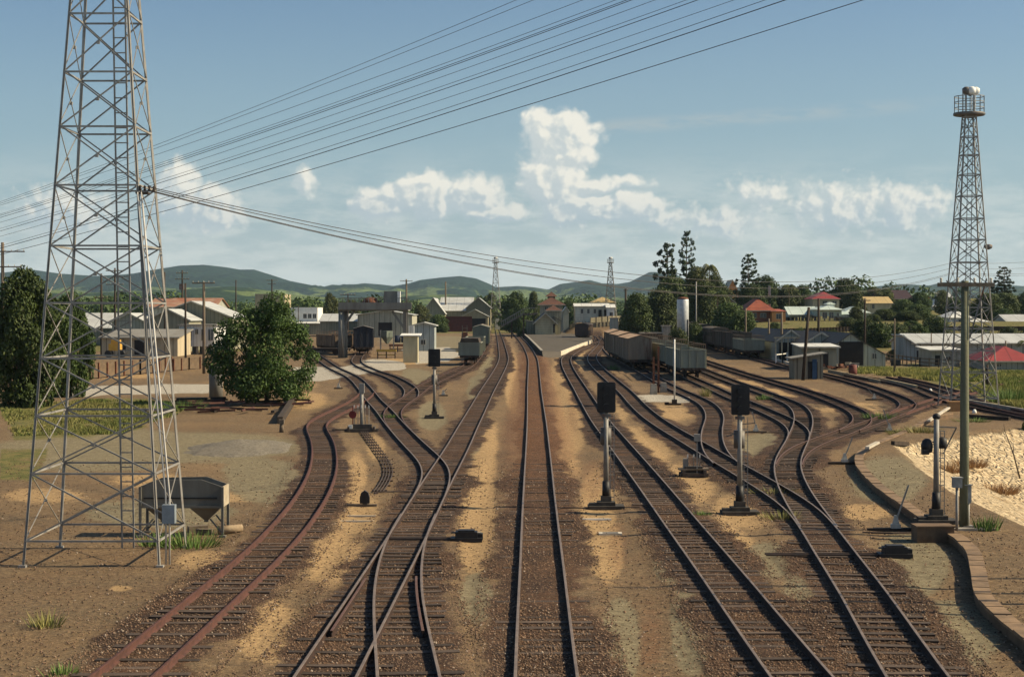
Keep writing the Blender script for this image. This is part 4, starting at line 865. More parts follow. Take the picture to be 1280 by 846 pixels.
def wagon(kind, label, track, Yn, L, body, roofm=None, h=2.5, w_=2.3, group=None, pos=None, rz=None, dark_top=False):
    if pos is None:
        x, y, a = at_path(track, Yn + L / 2)
    else: x, y, a = pos[0], pos[1], rz or 0
    z = T(x, y) + .2; r = thing({'box': 'box_wagon', 'open': 'open_wagon', 'stock': 'stock_wagon', 'car': 'railway_carriage', 'low': 'low_wagon', 'loco': 'locomotive'}[kind], label, 'carriage' if kind == 'car' else 'locomotive' if kind == 'loco' else 'wagon', (x, y, z), a, group)
    m = MB(); m.box((0, 0, .78), (w_ * .82, L - .1, .22)); m.box((0, 0, .62), (.3, L - 1.2, .2))
    for s in (-1, 1):
        m.box((0, s * (L / 2 - .02), .8), (w_ * .9, .12, .3)); m.box((0, s * (L / 2 + .12), .78), (.22, .3, .2))
        for q in (-.7, .7): m.tube([(q, s * (L / 2), .8), (q, s * (L / 2 + .22), .8)], .11, 8)
    for s in (-1, 1): m.bar((s * w_ * .38, -L * .28, .62), (s * w_ * .38, L * .28, .62), .08); m.bar((s * w_ * .38, -L * .28, .62), (s * w_ * .38, -L * .4, .8), .07); m.bar((s * w_ * .38, L * .28, .62), (s * w_ * .38, L * .4, .8), .07)
    m.build('underframe', under, r)
    if L > 8:
        for s in (-1, 1): bogie(r, s * (L / 2 - 1.9))
    else:
        for dy in (-L * .3, L * .3):
            m = MB()
            for s in (-1, 1): m.tube([(s * .50, dy, .42), (s * .62, dy, .42)], .42, 16)
            m.tube([(-.5, dy, .42), (.5, dy, .42)], .07, 8); m.build('wheelset', under, r)
    zb, hw_ = .9, w_ / 2; zt = zb + h
    if kind in ('box', 'car', 'loco'):
        m = MB(); m.box((0, 0, (zb + zt) / 2), (w_, L - .3, h))
        for s in (-1, 1):
            m.prism([(-hw_, zt), (hw_, zt), (0, zt + .34)], s * (L / 2 - .15) - .01, s * (L / 2 - .15) + .01)
            for k in range(int(L / 1.25)): m.box((s * (hw_ + .02), -L / 2 + .6 + k * 1.25, (zb + zt) / 2), (.05, .08, h - .1))
            for q in (-hw_ * .92, -hw_ * .33, hw_ * .33, hw_ * .92): m.box((q, s * (L / 2 - .13), (zb + zt) / 2), (.07, .05, h - .05))
        m.build('body', body, r)
        m = MB()
        if kind == 'box':
            for s in (-1, 1): m.slab([(s * (hw_ + .09), -L / 2 + .05, zt - .01), (s * (hw_ + .09), L / 2 - .05, zt - .01), (0, L / 2 - .05, zt + .36), (0, -L / 2 + .05, zt + .36)], .04)
        else: m.prism([(hw_ * 1.04 * math.cos(t), zt + .36 * math.sin(t)) for t in np.linspace(0, math.pi, 11)], -L / 2 + .08, L / 2 - .08)
        m.build('roof', roofm or body, r)
        if kind == 'box':
            for s in (-1, 1): m = MB(); m.box((s * (hw_ + .045), 0, (zb + zt) / 2 - .05), (.05, 1.7, h - .3)); m.bar((s * (hw_ + .08), -.8, zb + .2), (s * (hw_ + .08), .8, zt - .35), .05); m.build('door', body, r)
        if kind in ('car', 'loco'):
            for s in (-1, 1):
                for k in range(max(1, int(L / 1.9))):
                    yy_ = -L / 2 + 1.3 + k * 1.9; m = MB(); m.box((s * (hw_ + .012), yy_, zt - .75), (.03, 1.0, .75)); wf = m.build('window', pm('window_frame_dark', (.12, .10, .085)), r); m = MB(); m.box((s * (hw_ + .03), yy_, zt - .75), (.012, .86, .62)); m.build('pane', glass_dark, wf)
    elif kind in ('open', 'stock'):
        m = MB(); t_ = .07
        m.box((0, 0, zb + .04), (w_, L - .3, .08))
        for s in (-1, 1):
            m.box((s * (hw_ - t_ / 2), 0, (zb + zt) / 2 + .04), (t_, L - .3, h - .08)); m.box((0, s * (L / 2 - .15 - t_ / 2), (zb + zt) / 2 + .04), (w_ - 2 * t_ - .01, t_, h - .08))
            for k in range(int(L / 1.4) + 1): m.box((s * (hw_ + .03), -L / 2 + .3 + k * (L - .6) / int(L / 1.4), (zb + zt) / 2), (.06, .1, h - .02))
            for q in (-hw_ * .9, -hw_ * .3, hw_ * .3, hw_ * .9): m.box((q, s * (L / 2 - .12), (zb + zt) / 2), (.1, .06, h - .02))
            m.box((s * (hw_ + .01), 0, zt), (.12, L - .25, .08)); m.box((0, s * (L / 2 - .14), zt), (w_ - .15, .12, .08))
        m.build('body', body, r)
        if kind == 'open':
            m = MB()
            for s in (-1, 1):
                n = int(L / 1.6)
                for k in range(n + 1): yk = -L / 2 + .25 + k * (L - .5) / n; m.bar((s * hw_ * .96, yk, zt), (s * hw_ * .96, yk, zt + .52), .05)
                m.bar((s * hw_ * .96, -L / 2 + .25, zt + .52), (s * hw_ * .96, L / 2 - .25, zt + .52), .055)
            m.bar((-hw_ * .96, -L / 2 + .25, zt + .52), (hw_ * .96, -L / 2 + .25, zt + .52), .055); m.build('top_rails', pm('pale_rail_pipe', (.24, .17, .11), (.15, .10, .07), 3, .8), r)
        if dark_top: m = MB(); m.prism([(-hw_ * .93, zt - .1), (hw_ * .93, zt - .1), (hw_ * .8, zt + .5), (-hw_ * .8, zt + .5)], -L / 2 + .3, L / 2 - .3); m.build('tarpaulin', pm('dark_tarpaulin', (.045, .035, .03), (.07, .055, .04), 2, .9, 0, .3), r)
    return r
wb = pm('box_wagon_brown', (.29, .235, .17), (.19, .14, .095), .9, .8, 0, .1, streak=True, rust=((.13, .06, .035), .56), boards=('y', .32))
wr = pm('box_wagon_roof', (.50, .36, .23), (.36, .22, .13), .6, .8, .1, .1, rust=((.30, .13, .06), .52))
wg = pm('open_wagon_grey', (.26, .27, .21), (.19, .19, .145), 1.2, .8, 0, .1, streak=True, rust=((.15, .08, .045), .62))
wd = pm('derelict_wagon', (.13, .108, .082), (.075, .06, .047), 1.2, .9, 0, .2, streak=True, rust=((.10, .05, .03), .55), boards=('y', .3))
wn = pm('navy_wagon', (.022, .026, .04), (.03, .03, .035), 1.2, .7, 0, .05, streak=True)
for k, nm_ in enumerate(('nearest', 'second', 'farthest')): wagon('box', f'{nm_} brown covered box wagon of the three with pitched rusty roofs', 'wagon_siding', 174.5 + 15.4 * k, 14.6, wb, wr, 2.25, 2.45, 'covered box wagons')
for k, nm_ in enumerate(('nearest open grey wagon with top railings, next to the white post', 'second open grey wagon behind the nearest, with top railings', 'third open wagon in the row beside the box wagons', 'last open wagon of the row beside the box wagons')): wagon('open', nm_, 'open_wagon_siding', 156 + 14.2 * k, 13.4, wg, None, 1.7, 2.4, 'row of open grey wagons')
for k, (kd, lb) in enumerate((('open', 'nearest low derelict wagon before the open sided shed'), ('stock', 'dark derelict wagon, second from the open sided shed'), ('stock', 'dark derelict wagon, third from the open sided shed'), ('car', 'derelict passenger carriage with a row of windows'), ('car', 'derelict carriage behind the one with open windows'), ('box', 'dark derelict van near the silver tank'), ('box', 'farthest derelict van in the dark row behind the shrubs'))):
    wagon(kd, lb, 'shed_line', 207 + 15.2 * k, 14.4, wg if k == 0 else wd, wd, 1.3 if k == 0 else 2.0, 2.5, 'derelict wagons in the dark row')
wagon('stock', 'grey four wheeled open wagon with a dark load on the rusty track', 'rusty_link', 188, 7.2, wg, None, 1.45, 2.4, dark_top=True)
wagon('box', 'grey covered van with rounded roof behind the open wagon', 'rusty_link', 250, 9.5, pm('van_grey_green', (.17, .19, .15), (.12, .13, .10), 1, .8, 0, .1, streak=True), pm('van_roof', (.20, .21, .17)), 2.5, 2.4)
wagon('box', 'brown van partly hidden behind the grey covered van', 'rusty_link', 262, 9.5, wb, wb, 2.5, 2.4)
wagon('stock', 'narrow grey wagon end seen between the open wagon and the van', 'rusty_link', 204, 8, wg, None, 1.7, 2.2)
wagon('box', 'tall dark blue covered wagon beneath the loading gantry', None, 0, 11, wn, pm('navy_roof', (.10, .09, .08)), 2.55, 2.6, pos=((454.5 - 640) / F * 231, 231), rz=.08)
for k, px in enumerate((417, 432)): wagon('open', ('rusty slatted open wagon left of the loading gantry', 'open wagon just behind the left leg of the gantry')[k], None, 0, 11, pm('rusty_brown_wagon', (.20, .14, .09), (.12, .085, .06), 1.2, .85, 0, .1, boards=('y', .5)), None, 1.5, 2.4, pos=((px - 640) / F * (238 + 10 * k), 238 + 10 * k), rz=.35)  # slatted bodies in rusty brown
wagon('low', 'low flat wagon with dark scrap at the left edge of the pale gravel', None, 0, 7, wd, None, .5, 2.3, pos=((404 - 640) / F * 222, 222), rz=1.2)
p0 = G(401, 440); m = MB()
for k in range(14): m.box((random.uniform(-2, 2.4), random.uniform(-1, 1), .3 + random.uniform(0, .9)), (random.uniform(.6, 1.6), .4, .35), random.uniform(-.5, .5))
o = m.build('scrap_heap', pm('dark_scrap', (.09, .065, .045), (.05, .035, .028), 2, .9), None, p0); tag(o, 'dark heap of scrap at the end of the pale gravel patch', 'scrap')
LOC = wagon('loco', 'dark locomotive end standing right of the station platform', None, 0, 15, pm('loco_dark', (.05, .038, .034), (.075, .045, .038), 1.5, .6), pm('loco_roof', (.07, .055, .045)), 2.1, 2.7, pos=((732 - 640) / F * 345, 352), rz=-.12)

# ------------------------------------------------------------ buildings
def openings(parent, lst, y, px_c, Y, z0, winm=None, frm=None, doorm=None):
    """windows, doors and dark panels painting the shade of open doorways, on the face at local y; lst of (x0, y0, x1, y1, kind) in photograph points"""
    for (a, b, c, d, k) in lst:
        x0, x1 = (a - px_c) * mpp(Y), (c - px_c) * mpp(Y); zt, zb = zpx(b, Y) - z0, zpx(d, Y) - z0; fr = .09 if k == 'w' else .07
        m = MB(); m.box(((x0 + x1) / 2, y - .03, (zt + zb) / 2), (x1 - x0, .07, zt - zb)); nm = 'window' if k == 'w' else 'door'
        f = m.build(nm, frm or pm('window_trim', (.42, .40, .34), (.3, .28, .24)) if k == 'w' else (doorm or pm('dark_door_and_shade', (.022, .018, .017))), parent)  # near-black panels; at open bays their colour stands for inside shade
        if k == 'w':
            m = MB(); mid = (x0 + x1) / 2; hw_ = (x1 - x0) / 4 - fr * .6
            for cx in (mid - (x1 - x0) / 4 + fr * .1, mid + (x1 - x0) / 4 - fr * .1): m.box((cx, y - .075, (zt + zb) / 2), (max(.08, 2 * hw_), .02, max(.1, zt - zb - 2 * fr)))
            m.build('pane', winm or glass_dark, f)
def building(name, label, cat, px0, px1, Y, py_e, py_r, depth, roof, wallm, roofm, ops=(), rz=0.0, group=None, base=None, ovh=.35, right=(), stump=0, left=(), frm=None, side_w=True):
    pc = (px0 + px1) / 2; cx = (pc - 640) / F * Y; w_ = (px1 - px0) * mpp(Y); z0 = min(T(cx - w_ / 2, Y), T(cx + w_ / 2, Y)) if base is None else zpx(base, Y)
    r = thing(name, label, cat, (cx, Y, z0), rz, group); he = zpx(py_e, Y) - z0; hr = zpx(py_r, Y) - z0; x0, x1 = -w_ / 2, w_ / 2; D = depth; zb = stump - .3 if not stump else stump
    m = MB()
    if roof == 'gy': m.prism([(x0, zb), (x1, zb), (x1, he), (0, hr - .04), (x0, he)], 0, D)
    elif roof == 'gx': m.prismx([(0, zb), (D, zb), (D, he), (D / 2, hr - .04), (0, he)], x0, x1)
    elif roof == 'sky': m.prismx([(0, zb), (D, zb), (D, hr - .06), (0, he - .06)], x0, x1)
    elif roof == 'skx': m.prism([(x0, zb), (x1, zb), (x1, he - .06), (x0, hr - .06)], 0, D)
    else: m.box((0, D / 2, (he + zb) / 2), (w_, D, he - zb))
    wl = m.build('wall', wallm, r)
    if stump:
        for i in range(5):
            for j in range(3): m = MB(); m.box((x0 + .3 + (w_ - .6) * i / 4, .4 + (D - .8) * j / 2, stump / 2 - .1), (.28, .28, stump + .2)); m.build('stump', concrete, r)
    m = MB(); o = ovh; t = .10
    if roof == 'gy':
        k = (hr - he) / (w_ / 2); ze = he - k * o
        m.slab([(x0 - o, -o, ze), (0, -o, hr), (0, D + o, hr), (x0 - o, D + o, ze)], t); m.slab([(x1 + o, -o, ze), (0, -o, hr + .003), (0, D + o, hr + .003), (x1 + o, D + o, ze)], t)
    elif roof == 'gx':
        k = (hr - he) / (D / 2); ze = he - k * o
        m.slab([(x0 - o, -o, ze), (x1 + o, -o, ze), (x1 + o, D / 2, hr), (x0 - o, D / 2, hr)], t); m.slab([(x0 - o, D + o, ze), (x1 + o, D + o, ze), (x1 + o, D / 2, hr + .003), (x0 - o, D / 2, hr + .003)], t)
    elif roof == 'sky': m.slab([(x0 - o, -o, he), (x1 + o, -o, he), (x1 + o, D + o, hr), (x0 - o, D + o, hr)], t)
    elif roof == 'skx': m.slab([(x0 - o, -o, hr), (x1 + o, -o, he), (x1 + o, D + o, he), (x0 - o, D + o, hr)], t)
    elif roof == 'flat': m.box((0, D / 2, he + .08), (w_ + 2 * o, D + 2 * o, .16))
    elif roof == 'hip':
        rl = max(.2, abs(w_ - D)) / 2; a = [(x0 - o, -o, he), (x1 + o, -o, he), (x1 + o, D + o, he), (x0 - o, D + o, he)]
        if w_ >= D: b_ = [(-rl, D / 2, hr), (rl, D / 2, hr)]; fs = [(0, 1, 5, 4), (2, 3, 4, 5), (1, 2, 5), (3, 0, 4), (3, 2, 1, 0)]
        else: b_ = [(0, D / 2 - rl, hr), (0, D / 2 + rl, hr)]; fs = [(0, 1, 4), (1, 2, 5, 4), (2, 3, 5), (3, 0, 4, 5), (3, 2, 1, 0)]
        m.add(a + b_, fs)
    m.build('roof', roofm, r)
    fb = pm('fascia_board', (.50, .47, .38), (.36, .33, .26), 2, .8)
    if roof == 'gy' and w_ > 3:
        m = MB(); k = (hr - he) / (w_ / 2)
        for s_ in (-1, 1): m.bar((s_ * (w_ / 2 + o), -o - .03, he - k * o - .07), (0, -o - .03, hr - .07), .05, .2)
        m.build('bargeboard', fb, r)
    elif roof in ('gx', 'hip', 'sky') and w_ > 3:
        ze_ = he - ((hr - he) / (D / 2) * o if roof == 'gx' else 0); m = MB(); m.bar((-w_ / 2 - o, -o - .06, ze_ - .08), (w_ / 2 + o, -o - .06, ze_ - .08), .12, .14); m.build('gutter', fb, r)
    if ops: openings(r, ops, 0, pc, Y, z0, frm=frm)
    for (sgn, lst) in ((1, right), (-1, left)):
        for (ya, yb, za, zc) in lst:
            m = MB(); m.box((sgn * (w_ / 2 + .03), (ya + yb) / 2, (za + zc) / 2), (.07, yb - ya, zc - za)); f = m.build('window', frm or pm('window_trim', (.42, .40, .34)), r); m = MB(); m.box((sgn * (w_ / 2 + .07), (ya + yb) / 2, (za + zc) / 2), (.02, yb - ya - .2, zc - za - .2)); m.build('pane', glass_dark, f)
    return r
def hexw(n, c, **k): return pm(n, tuple(a * 1.12 for a in c), tuple(a * .82 for a in c), 1.3, .85, 0, .1, streak=True, **k)
corr_grey = pm('corrugated_grey', (.26, .25, .22), (.20, .18, .15), .8, .7, .1, .3, corr=('xy', .3), rust=((.22, .13, .08), .66))
corr_dark = pm('dark_sheet_roof', (.085, .08, .07), (.055, .05, .045), .6, .75, .1, .2, corr=('xy', .4), rust=((.12, .07, .045), .6))
roof_white = pm('white_roof_sheet', (.60, .60, .56), (.48, .47, .43), .4, .6, .0, .2, corr=('x', .4))
roof_silver = pm('silver_roof_sheet', (.46, .47, .45), (.36, .36, .34), .4, .55, .0, .2, corr=('x', .4), rust=((.3, .2, .13), .7))
roof_rust = pm('rusty_roof', (.26, .10, .055), (.33, .22, .15), .5, .8, .1, .2, corr=('x', .4))
roof_red = pm('red_tile_roof', (.30, .085, .045), (.20, .055, .035), .8, .8, 0, .3, corr=('z', .25))
roof_red2 = pm('red_iron_roof', (.27, .045, .045), (.19, .035, .035), .4, .6, 0, .1, corr=('x', .4))
roof_mint = pm('mint_roof', (.48, .55, .50), (.38, .45, .41), .4, .6, 0, .1, corr=('x', .4))
roof_tan = pm('yellow_tan_roof', (.44, .33, .15), (.36, .26, .12), .5, .8, 0, .1, corr=('x', .4))
roof_brown = pm('brown_tile_roof', (.12, .055, .035), (.08, .04, .03), 1, .85, 0, .3, corr=('z', .3))
wall_cream = hexw('cream_boards', (.46, .42, .30), boards=('z', .25))
wall_white = hexw('white_boards', (.70, .70, .66), boards=('xy', .5))
wall_grey = hexw('grey_boards', (.33, .33, .28), boards=('xy', .6))
wall_olive = hexw('olive_boards', (.27, .255, .18), boards=('xy', .6))
wall_mint = hexw('pale_mint_boards', (.44, .52, .45), boards=('z', .25))
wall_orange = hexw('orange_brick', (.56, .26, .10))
wall_brick = hexw('brown_brick', (.20, .10, .06), boards=('z', .3))
wall_concrete = hexw('pale_render', (.42, .40, .34))
B = building
# left side
B('goods_shed', 'low tan skillion shed with pale doors behind the rusty fence', 'shed', 127, 222, 222, 421, 412, 9, 'sky', hexw('tan_sheet', (.42, .35, .24), boards=('x', 1.1)), corr_grey, [(168, 425, 180, 445, 'd'), (148, 428, 158, 440, 'w')])
o = B('white_house', 'white house on stumps with dark louvred windows beside the crossarm pole', 'house', 224, 268, 232, 407, 403, 9, 'flat', hexw('off_white_boards', (.62, .62, .60), boards=('x', .45)), corr_grey, [(233.5, 411, 239.5, 426, 'w'), (244, 411, 248, 418, 'w'), (251.5, 411, 255.5, 426, 'w'), (260, 411, 267, 426, 'w')], stump=1.1)  # off-white boards on every side
B('gabled_shed', 'large grey gabled shed with white right roof slope', 'shed', 188, 290, 262, 396, 376, 16, 'gy', wall_olive, roof_silver)
B('gabled_shed', 'smaller gabled shed with white eaves in front of the large gabled shed', 'shed', 184, 236, 250, 399, 386, 10, 'gy', wall_olive, roof_silver)
B('long_shed', 'long shed with a rusty red roof behind the gabled sheds', 'shed', 186, 268, 300, 383, 372, 14, 'gx', wall_grey, roof_rust)
B('white_roofed_shed', 'white roofed shed seen through the near lattice tower', 'shed', 96, 140, 300, 409, 391, 14, 'gx', wall_olive, roof_silver)
B('white_roofed_shed', 'wide white roofed shed next to the tan skillion shed', 'shed', 140, 182, 290, 402, 391, 12, 'gy', wall_grey, roof_silver)
B('tan_block', 'square tan windowless building above the round tree', 'building', 319, 356, 500, 368, 368, 14, 'flat', hexw('tan_render', (.40, .33, .22)), concrete, ovh=.05)
B('white_office', 'two storey white office with three windows and an awning', 'office building', 360, 397, 440, 385, 385, 12, 'flat', pm('white_render', (.74, .73, .68), (.62, .6, .55), 1, .8), white_paint, [(379, 392, 383.5, 398, 'w'), (385, 392, 389.5, 398, 'w'), (391, 392, 395.5, 398, 'w'), (364, 406, 374, 417, 'd'), (378, 406, 392, 417, 'd')], ovh=.03)
B('awning_shop', 'low open awning building under the white office', 'shop', 362, 402, 434, 404, 402, 5, 'sky', wall_olive, roof_white, [(366, 407, 380, 418, 'd')])
B('warehouse', 'low warehouse with pale grey roof behind the open wagons', 'warehouse', 400, 448, 400, 401, 392, 18, 'gx', wall_olive, roof_silver)
B('goods_warehouse', 'wide pale shed behind the gantry with dark square opening', 'shed', 447, 515, 385, 393, 387.5, 20, 'gy', hexw('shed_sheet', (.33, .32, .25), boards=('x', 1.2)), roof_silver, [(473, 403, 490, 420, 'd')])
B('small_hut', 'cream narrow hut with pale flat roof beside the grey gabled hut', 'hut', 504, 522, 197, 419, 417, 2.3, 'sky', hexw('cream_hut', (.40, .36, .24)), white_paint, right=())
B('gabled_hut', 'tall grey sheeted hut with low gable behind the cream hut', 'hut', 515.5, 543, 252, 406, 402.5, 6, 'gy', hexw('hut_sheet', (.30, .33, .32), boards=('x', .9)), roof_white, [(526, 424, 532, 431, 'w')])
B('goods_station', 'large shed with wide pale grey roof and timber gable ends', 'goods shed', 527, 556, 540, 391, 372, 32, 'gy', wall_olive, roof_silver)
B('goods_station', 'main pale roofed goods building whose gable faces the yard', 'goods shed', 583, 613, 540, 384, 371.5, 40, 'gy', hexw('gable_timber', (.20, .18, .12), boards=('z', .4)), roof_silver)
B('goods_station', 'long pale grey roof linking the two timber gables', 'goods shed', 550, 590, 552, 388, 371, 30, 'gx', wall_olive, roof_silver)
B('loading_shed', 'small open fronted loading shed with cream gable and white fascia', 'shed', 577, 610, 515, 395, 386.5, 12, 'gy', hexw('shed_gable', (.33, .28, .18)), roof_white, [(580, 398, 607, 411, 'd')])
B('maroon_fence', 'long maroon timber screen behind the wagons', 'fence', 546, 590, 500, 396, 396, .3, 'flat', pm('maroon_boards', (.10, .028, .025), (.07, .022, .02), 1.2, .9, boards=('x', .35)), rust_m, ovh=.02)
B('signal_cabin', 'small white hut at the foot of the footbridge stairs', 'hut', 619, 624.5, 560, 398.5, 398, 2, 'flat', white_paint, white_paint, ovh=.05)
# station
PLH = .62
B('station_building', 'cream station building with weatherboard gable end on the platform', 'station building', 669.5, 694, 392, 402, 391, 26, 'gy', hexw('station_cream', (.42, .38, .25), boards=('z', .4)), corr_dark, [(691.5, 405, 693.5, 416, 'd')], base=417, ovh=.6)
B('station_wing', 'lower olive side wing along the right of the station building', 'building', 694, 701, 396, 401, 396, 22, 'skx', wall_olive, corr_dark, base=417, ovh=.1)
B('platform_awning', 'low dark awning to the left of the station building', 'awning', 652, 670, 400, 402, 400, 24, 'skx', wall_olive, corr_dark, base=417, ovh=.1)
B('station_tower', 'two storey station block with brown pyramid roof behind the gable', 'station building', 676, 703, 430, 381, 371, 11, 'hip', hexw('upper_grey', (.34, .32, .245), boards=('z', .4)), roof_brown, [(681, 383, 685, 389, 'w'), (693, 383, 697, 389, 'w')], base=413, ovh=.9)
B('roof_lantern', 'small pyramid roofed lantern on top of the station block', 'roof lantern', 684.5, 694, 433, 370.5, 364.5, 2, 'hip', wall_olive, roof_brown, base=375, ovh=.6)
B('station_awning_roof', 'brown hipped roof below the two storey station block', 'roof', 683, 701, 415, 388, 381.5, 7, 'hip', wall_olive, roof_brown, base=413, ovh=.4)
B('long_pale_building', 'long pale building with white roof right of the station', 'building', 719, 761, 430, 382.5, 379, 10, 'gx', hexw('pale_boards', (.56, .55, .45), boards=('z', .4)), roof_white, [(726, 386, 729, 392, 'w'), (734, 386, 737, 392, 'w'), (742, 386, 745, 392, 'w'), (748, 387, 752, 399, 'd'), (755, 387, 759, 399, 'd')])
B('lit_end_block', 'white block coloured as the sunlit end of the long pale building', 'building', 759, 768, 426, 384, 380, 8, 'gx', white_paint, roof_white, [(762, 390, 766, 397, 'w')])  # white colour stands for sun on the building's right end
B('tan_roofed_house', 'tan hip roofed house on the rise behind the long pale building', 'house', 739, 769, 560, 378, 371, 16, 'hip', wall_cream, roof_tan)
B('cream_house', 'tiny cream and white house between the station and long building', 'house', 704, 711, 470, 388, 383, 8, 'gy', wall_cream, roof_white)
# right side
B('relay_hut', 'dark low relay hut beside the pale lighting tower', 'hut', 764, 773, 330, 398, 398, 5, 'flat', wall_grey, concrete, ovh=.1)
B('pump_house', 'narrow pale concrete block with flat cap left of the silver tank', 'building', 828.5, 838, 262, 408, 408, 2, 'flat', concrete, concrete, ovh=.15)
B('low_van_shed', 'low dark shed with pale roof edge beside the concrete block', 'shed', 801, 828, 262, 417, 415, 4, 'flat', wd, concrete, ovh=.05)
B('orange_house', 'two storey orange brick house with red tiled hip roof', 'house', 934, 965, 330, 388, 373, 12, 'hip', hexw('orange_brick_shaded', (.26, .10, .055)), roof_red, [(938, 391, 946, 397, 'w'), (950, 391, 958, 397, 'w'), (940, 401, 948, 408, 'w')], right=[(2, 5, 5.5, 7.5), (2, 5, 1.5, 3.8)], ovh=.7)  # brick colour darkened for the side turned from the sun
B('orange_lit_side', 'orange block coloured as the sunlit side of the red roofed house', 'house', 965, 982, 328, 389, 386, 9, 'sky', wall_orange, roof_red, [(970, 392, 976, 399, 'w'), (970, 402, 977, 412, 'd')], ovh=.2)  # brighter orange paints sunlight on the right side of the same house
o = B('weatherboard_house', 'pale mint weatherboard house with mint hip roof and bay windows', 'house', 1023, 1052, 345, 387, 382, 12, 'hip', wall_mint, roof_mint, [(1028, 390, 1034, 398, 'w'), (1036.5, 390, 1042, 398, 'w'), (1046, 391, 1049, 397, 'w')], stump=1.0, ovh=.5)
B('roof_cupola', 'small mint cupola above the weatherboard house', 'roof lantern', 1034, 1043, 350, 380, 377.5, 3, 'hip', wall_white, roof_mint, base=384, ovh=.3)
B('weatherboard_house', 'low left wing of the mint roofed house with verandah', 'house', 987, 1022, 352, 392.5, 383, 10, 'gx', wall_mint, roof_mint, [(1002, 394, 1006, 398, 'w'), (1014, 394, 1017, 398, 'w')], stump=.8)
B('weatherboard_house', 'small right extension of the mint house', 'house', 1051, 1062, 346, 393, 389, 8, 'sky', wall_white, roof_mint, stump=.8)
B('mint_cottage', 'small mint roofed cottage partly behind the dark tree', 'house', 1055, 1087, 366, 391, 383, 10, 'hip', wall_mint, roof_mint, [(1083, 394, 1086, 399, 'w')])
B('red_roofed_house', 'cream house with bright red pyramid roof above the mint house', 'house', 1016, 1049, 430, 373.5, 364.5, 12, 'hip', wall_cream, roof_red2, [(1028, 376, 1034, 381, 'w'), (1040, 376, 1046, 381, 'w')], ovh=.35)
B('yellow_roofed_house', 'long house with yellow tan roof among the trees', 'house', 1082, 1115, 440, 378.5, 370.5, 12, 'gx', wall_cream, roof_tan, [(1090, 380, 1093, 386, 'w')])
B('church', 'dark steep roofed church on the skyline', 'church', 1117, 1141, 520, 373, 362, 20, 'gx', hexw('church_brick', (.14, .06, .05)), pm('slate_dark', (.045, .02, .025), (.03, .018, .02), 1, .8, corr=('x', .5)))
B('church_porch', 'sandy gable of the dark roofed church', 'church', 1156, 1165, 512, 376, 370, 10, 'gy', wall_orange, roof_brown)
B('white_roofed_house', 'white roofed house high on the right skyline', 'house', 1166, 1189, 480, 383, 374, 12, 'hip', wall_concrete, roof_silver)
B('white_roofed_house', 'small pale roofed house highest on the skyline near the right tower', 'house', 1174, 1190, 560, 371, 365, 12, 'gx', wall_concrete, roof_silver)
B('white_roofed_house', 'white pyramid roofed house seen behind the stout pole', 'house', 1186, 1217, 330, 397, 389, 10, 'hip', wall_white, roof_white, [(1198, 399, 1203, 405, 'w')])
B('verandah_house', 'low wide house with white verandah roof right of the stout pole', 'house', 1210, 1236, 326, 402, 398, 9, 'sky', wall_grey, roof_white, [(1216, 404, 1222, 410, 'w')])
B('white_roofed_house', 'white roofed cottage at the right edge of the picture', 'house', 1260, 1292, 335, 402, 393, 11, 'gx', wall_concrete, roof_silver, [(1266, 404, 1271, 409, 'w')])
B('brick_building', 'orange brick building with white trim above the palm, left of the pine', 'building', 908, 923, 520, 364, 349.5, 12, 'gy', wall_orange, concrete_pale)
B('brick_building', 'red roofed brick wing beside the orange brick building', 'building', 896, 916, 500, 372, 363, 12, 'hip', wall_orange, roof_red)
B('white_trimmed_house', 'house with pale gable trim and dull red roof behind the shrubs', 'house', 896, 918, 400, 377, 368, 10, 'gy', wall_brick, pm('dull_red_roof', (.17, .05, .045), (.12, .04, .035), 1, .8))
B('long_workshop', 'long grey workshop with wide silver roof right of the engine shed', 'workshop', 1142, 1330, G(1150, 451).y + 3, 428, 417.5, 12, 'gx', hexw('workshop_sheet', (.36, .37, .34), boards=('x', 1.4)), roof_silver, [(1150, 437, 1158, 444, 'w'), (1133 + 12, 438, 1148, 450, 'd')])
B('workshop_annex', 'flat roofed grey annex in front of the long workshop', 'workshop', 1165, 1200, G(1180, 458).y, 437, 434, 6, 'sky', wall_grey, roof_white, [(1181, 445, 1189, 450, 'w'), (1169, 444, 1175, 456, 'd')])
B('workshop_end', 'dark grey gable end shed coloured as shaded, at the left of the long workshop', 'workshop', 1130, 1146, G(1140, 450).y, 433, 418, 5, 'skx', hexw('shaded_end_sheet', (.20, .24, .25), boards=('x', .5)), roof_silver)  # darker sheet colour carries the shade of the workshop's left end
B('red_roofed_shed', 'low building with bright red hip roof in the long grass', 'house', 1234, 1296, G(1260, 462).y, 451, 433, 9, 'hip', wall_grey, pm('crimson_roof', (.28, .045, .045), (.20, .035, .035), .5, .7, corr=('x', .4)), [(1246, 454, 1252, 459, 'w')])
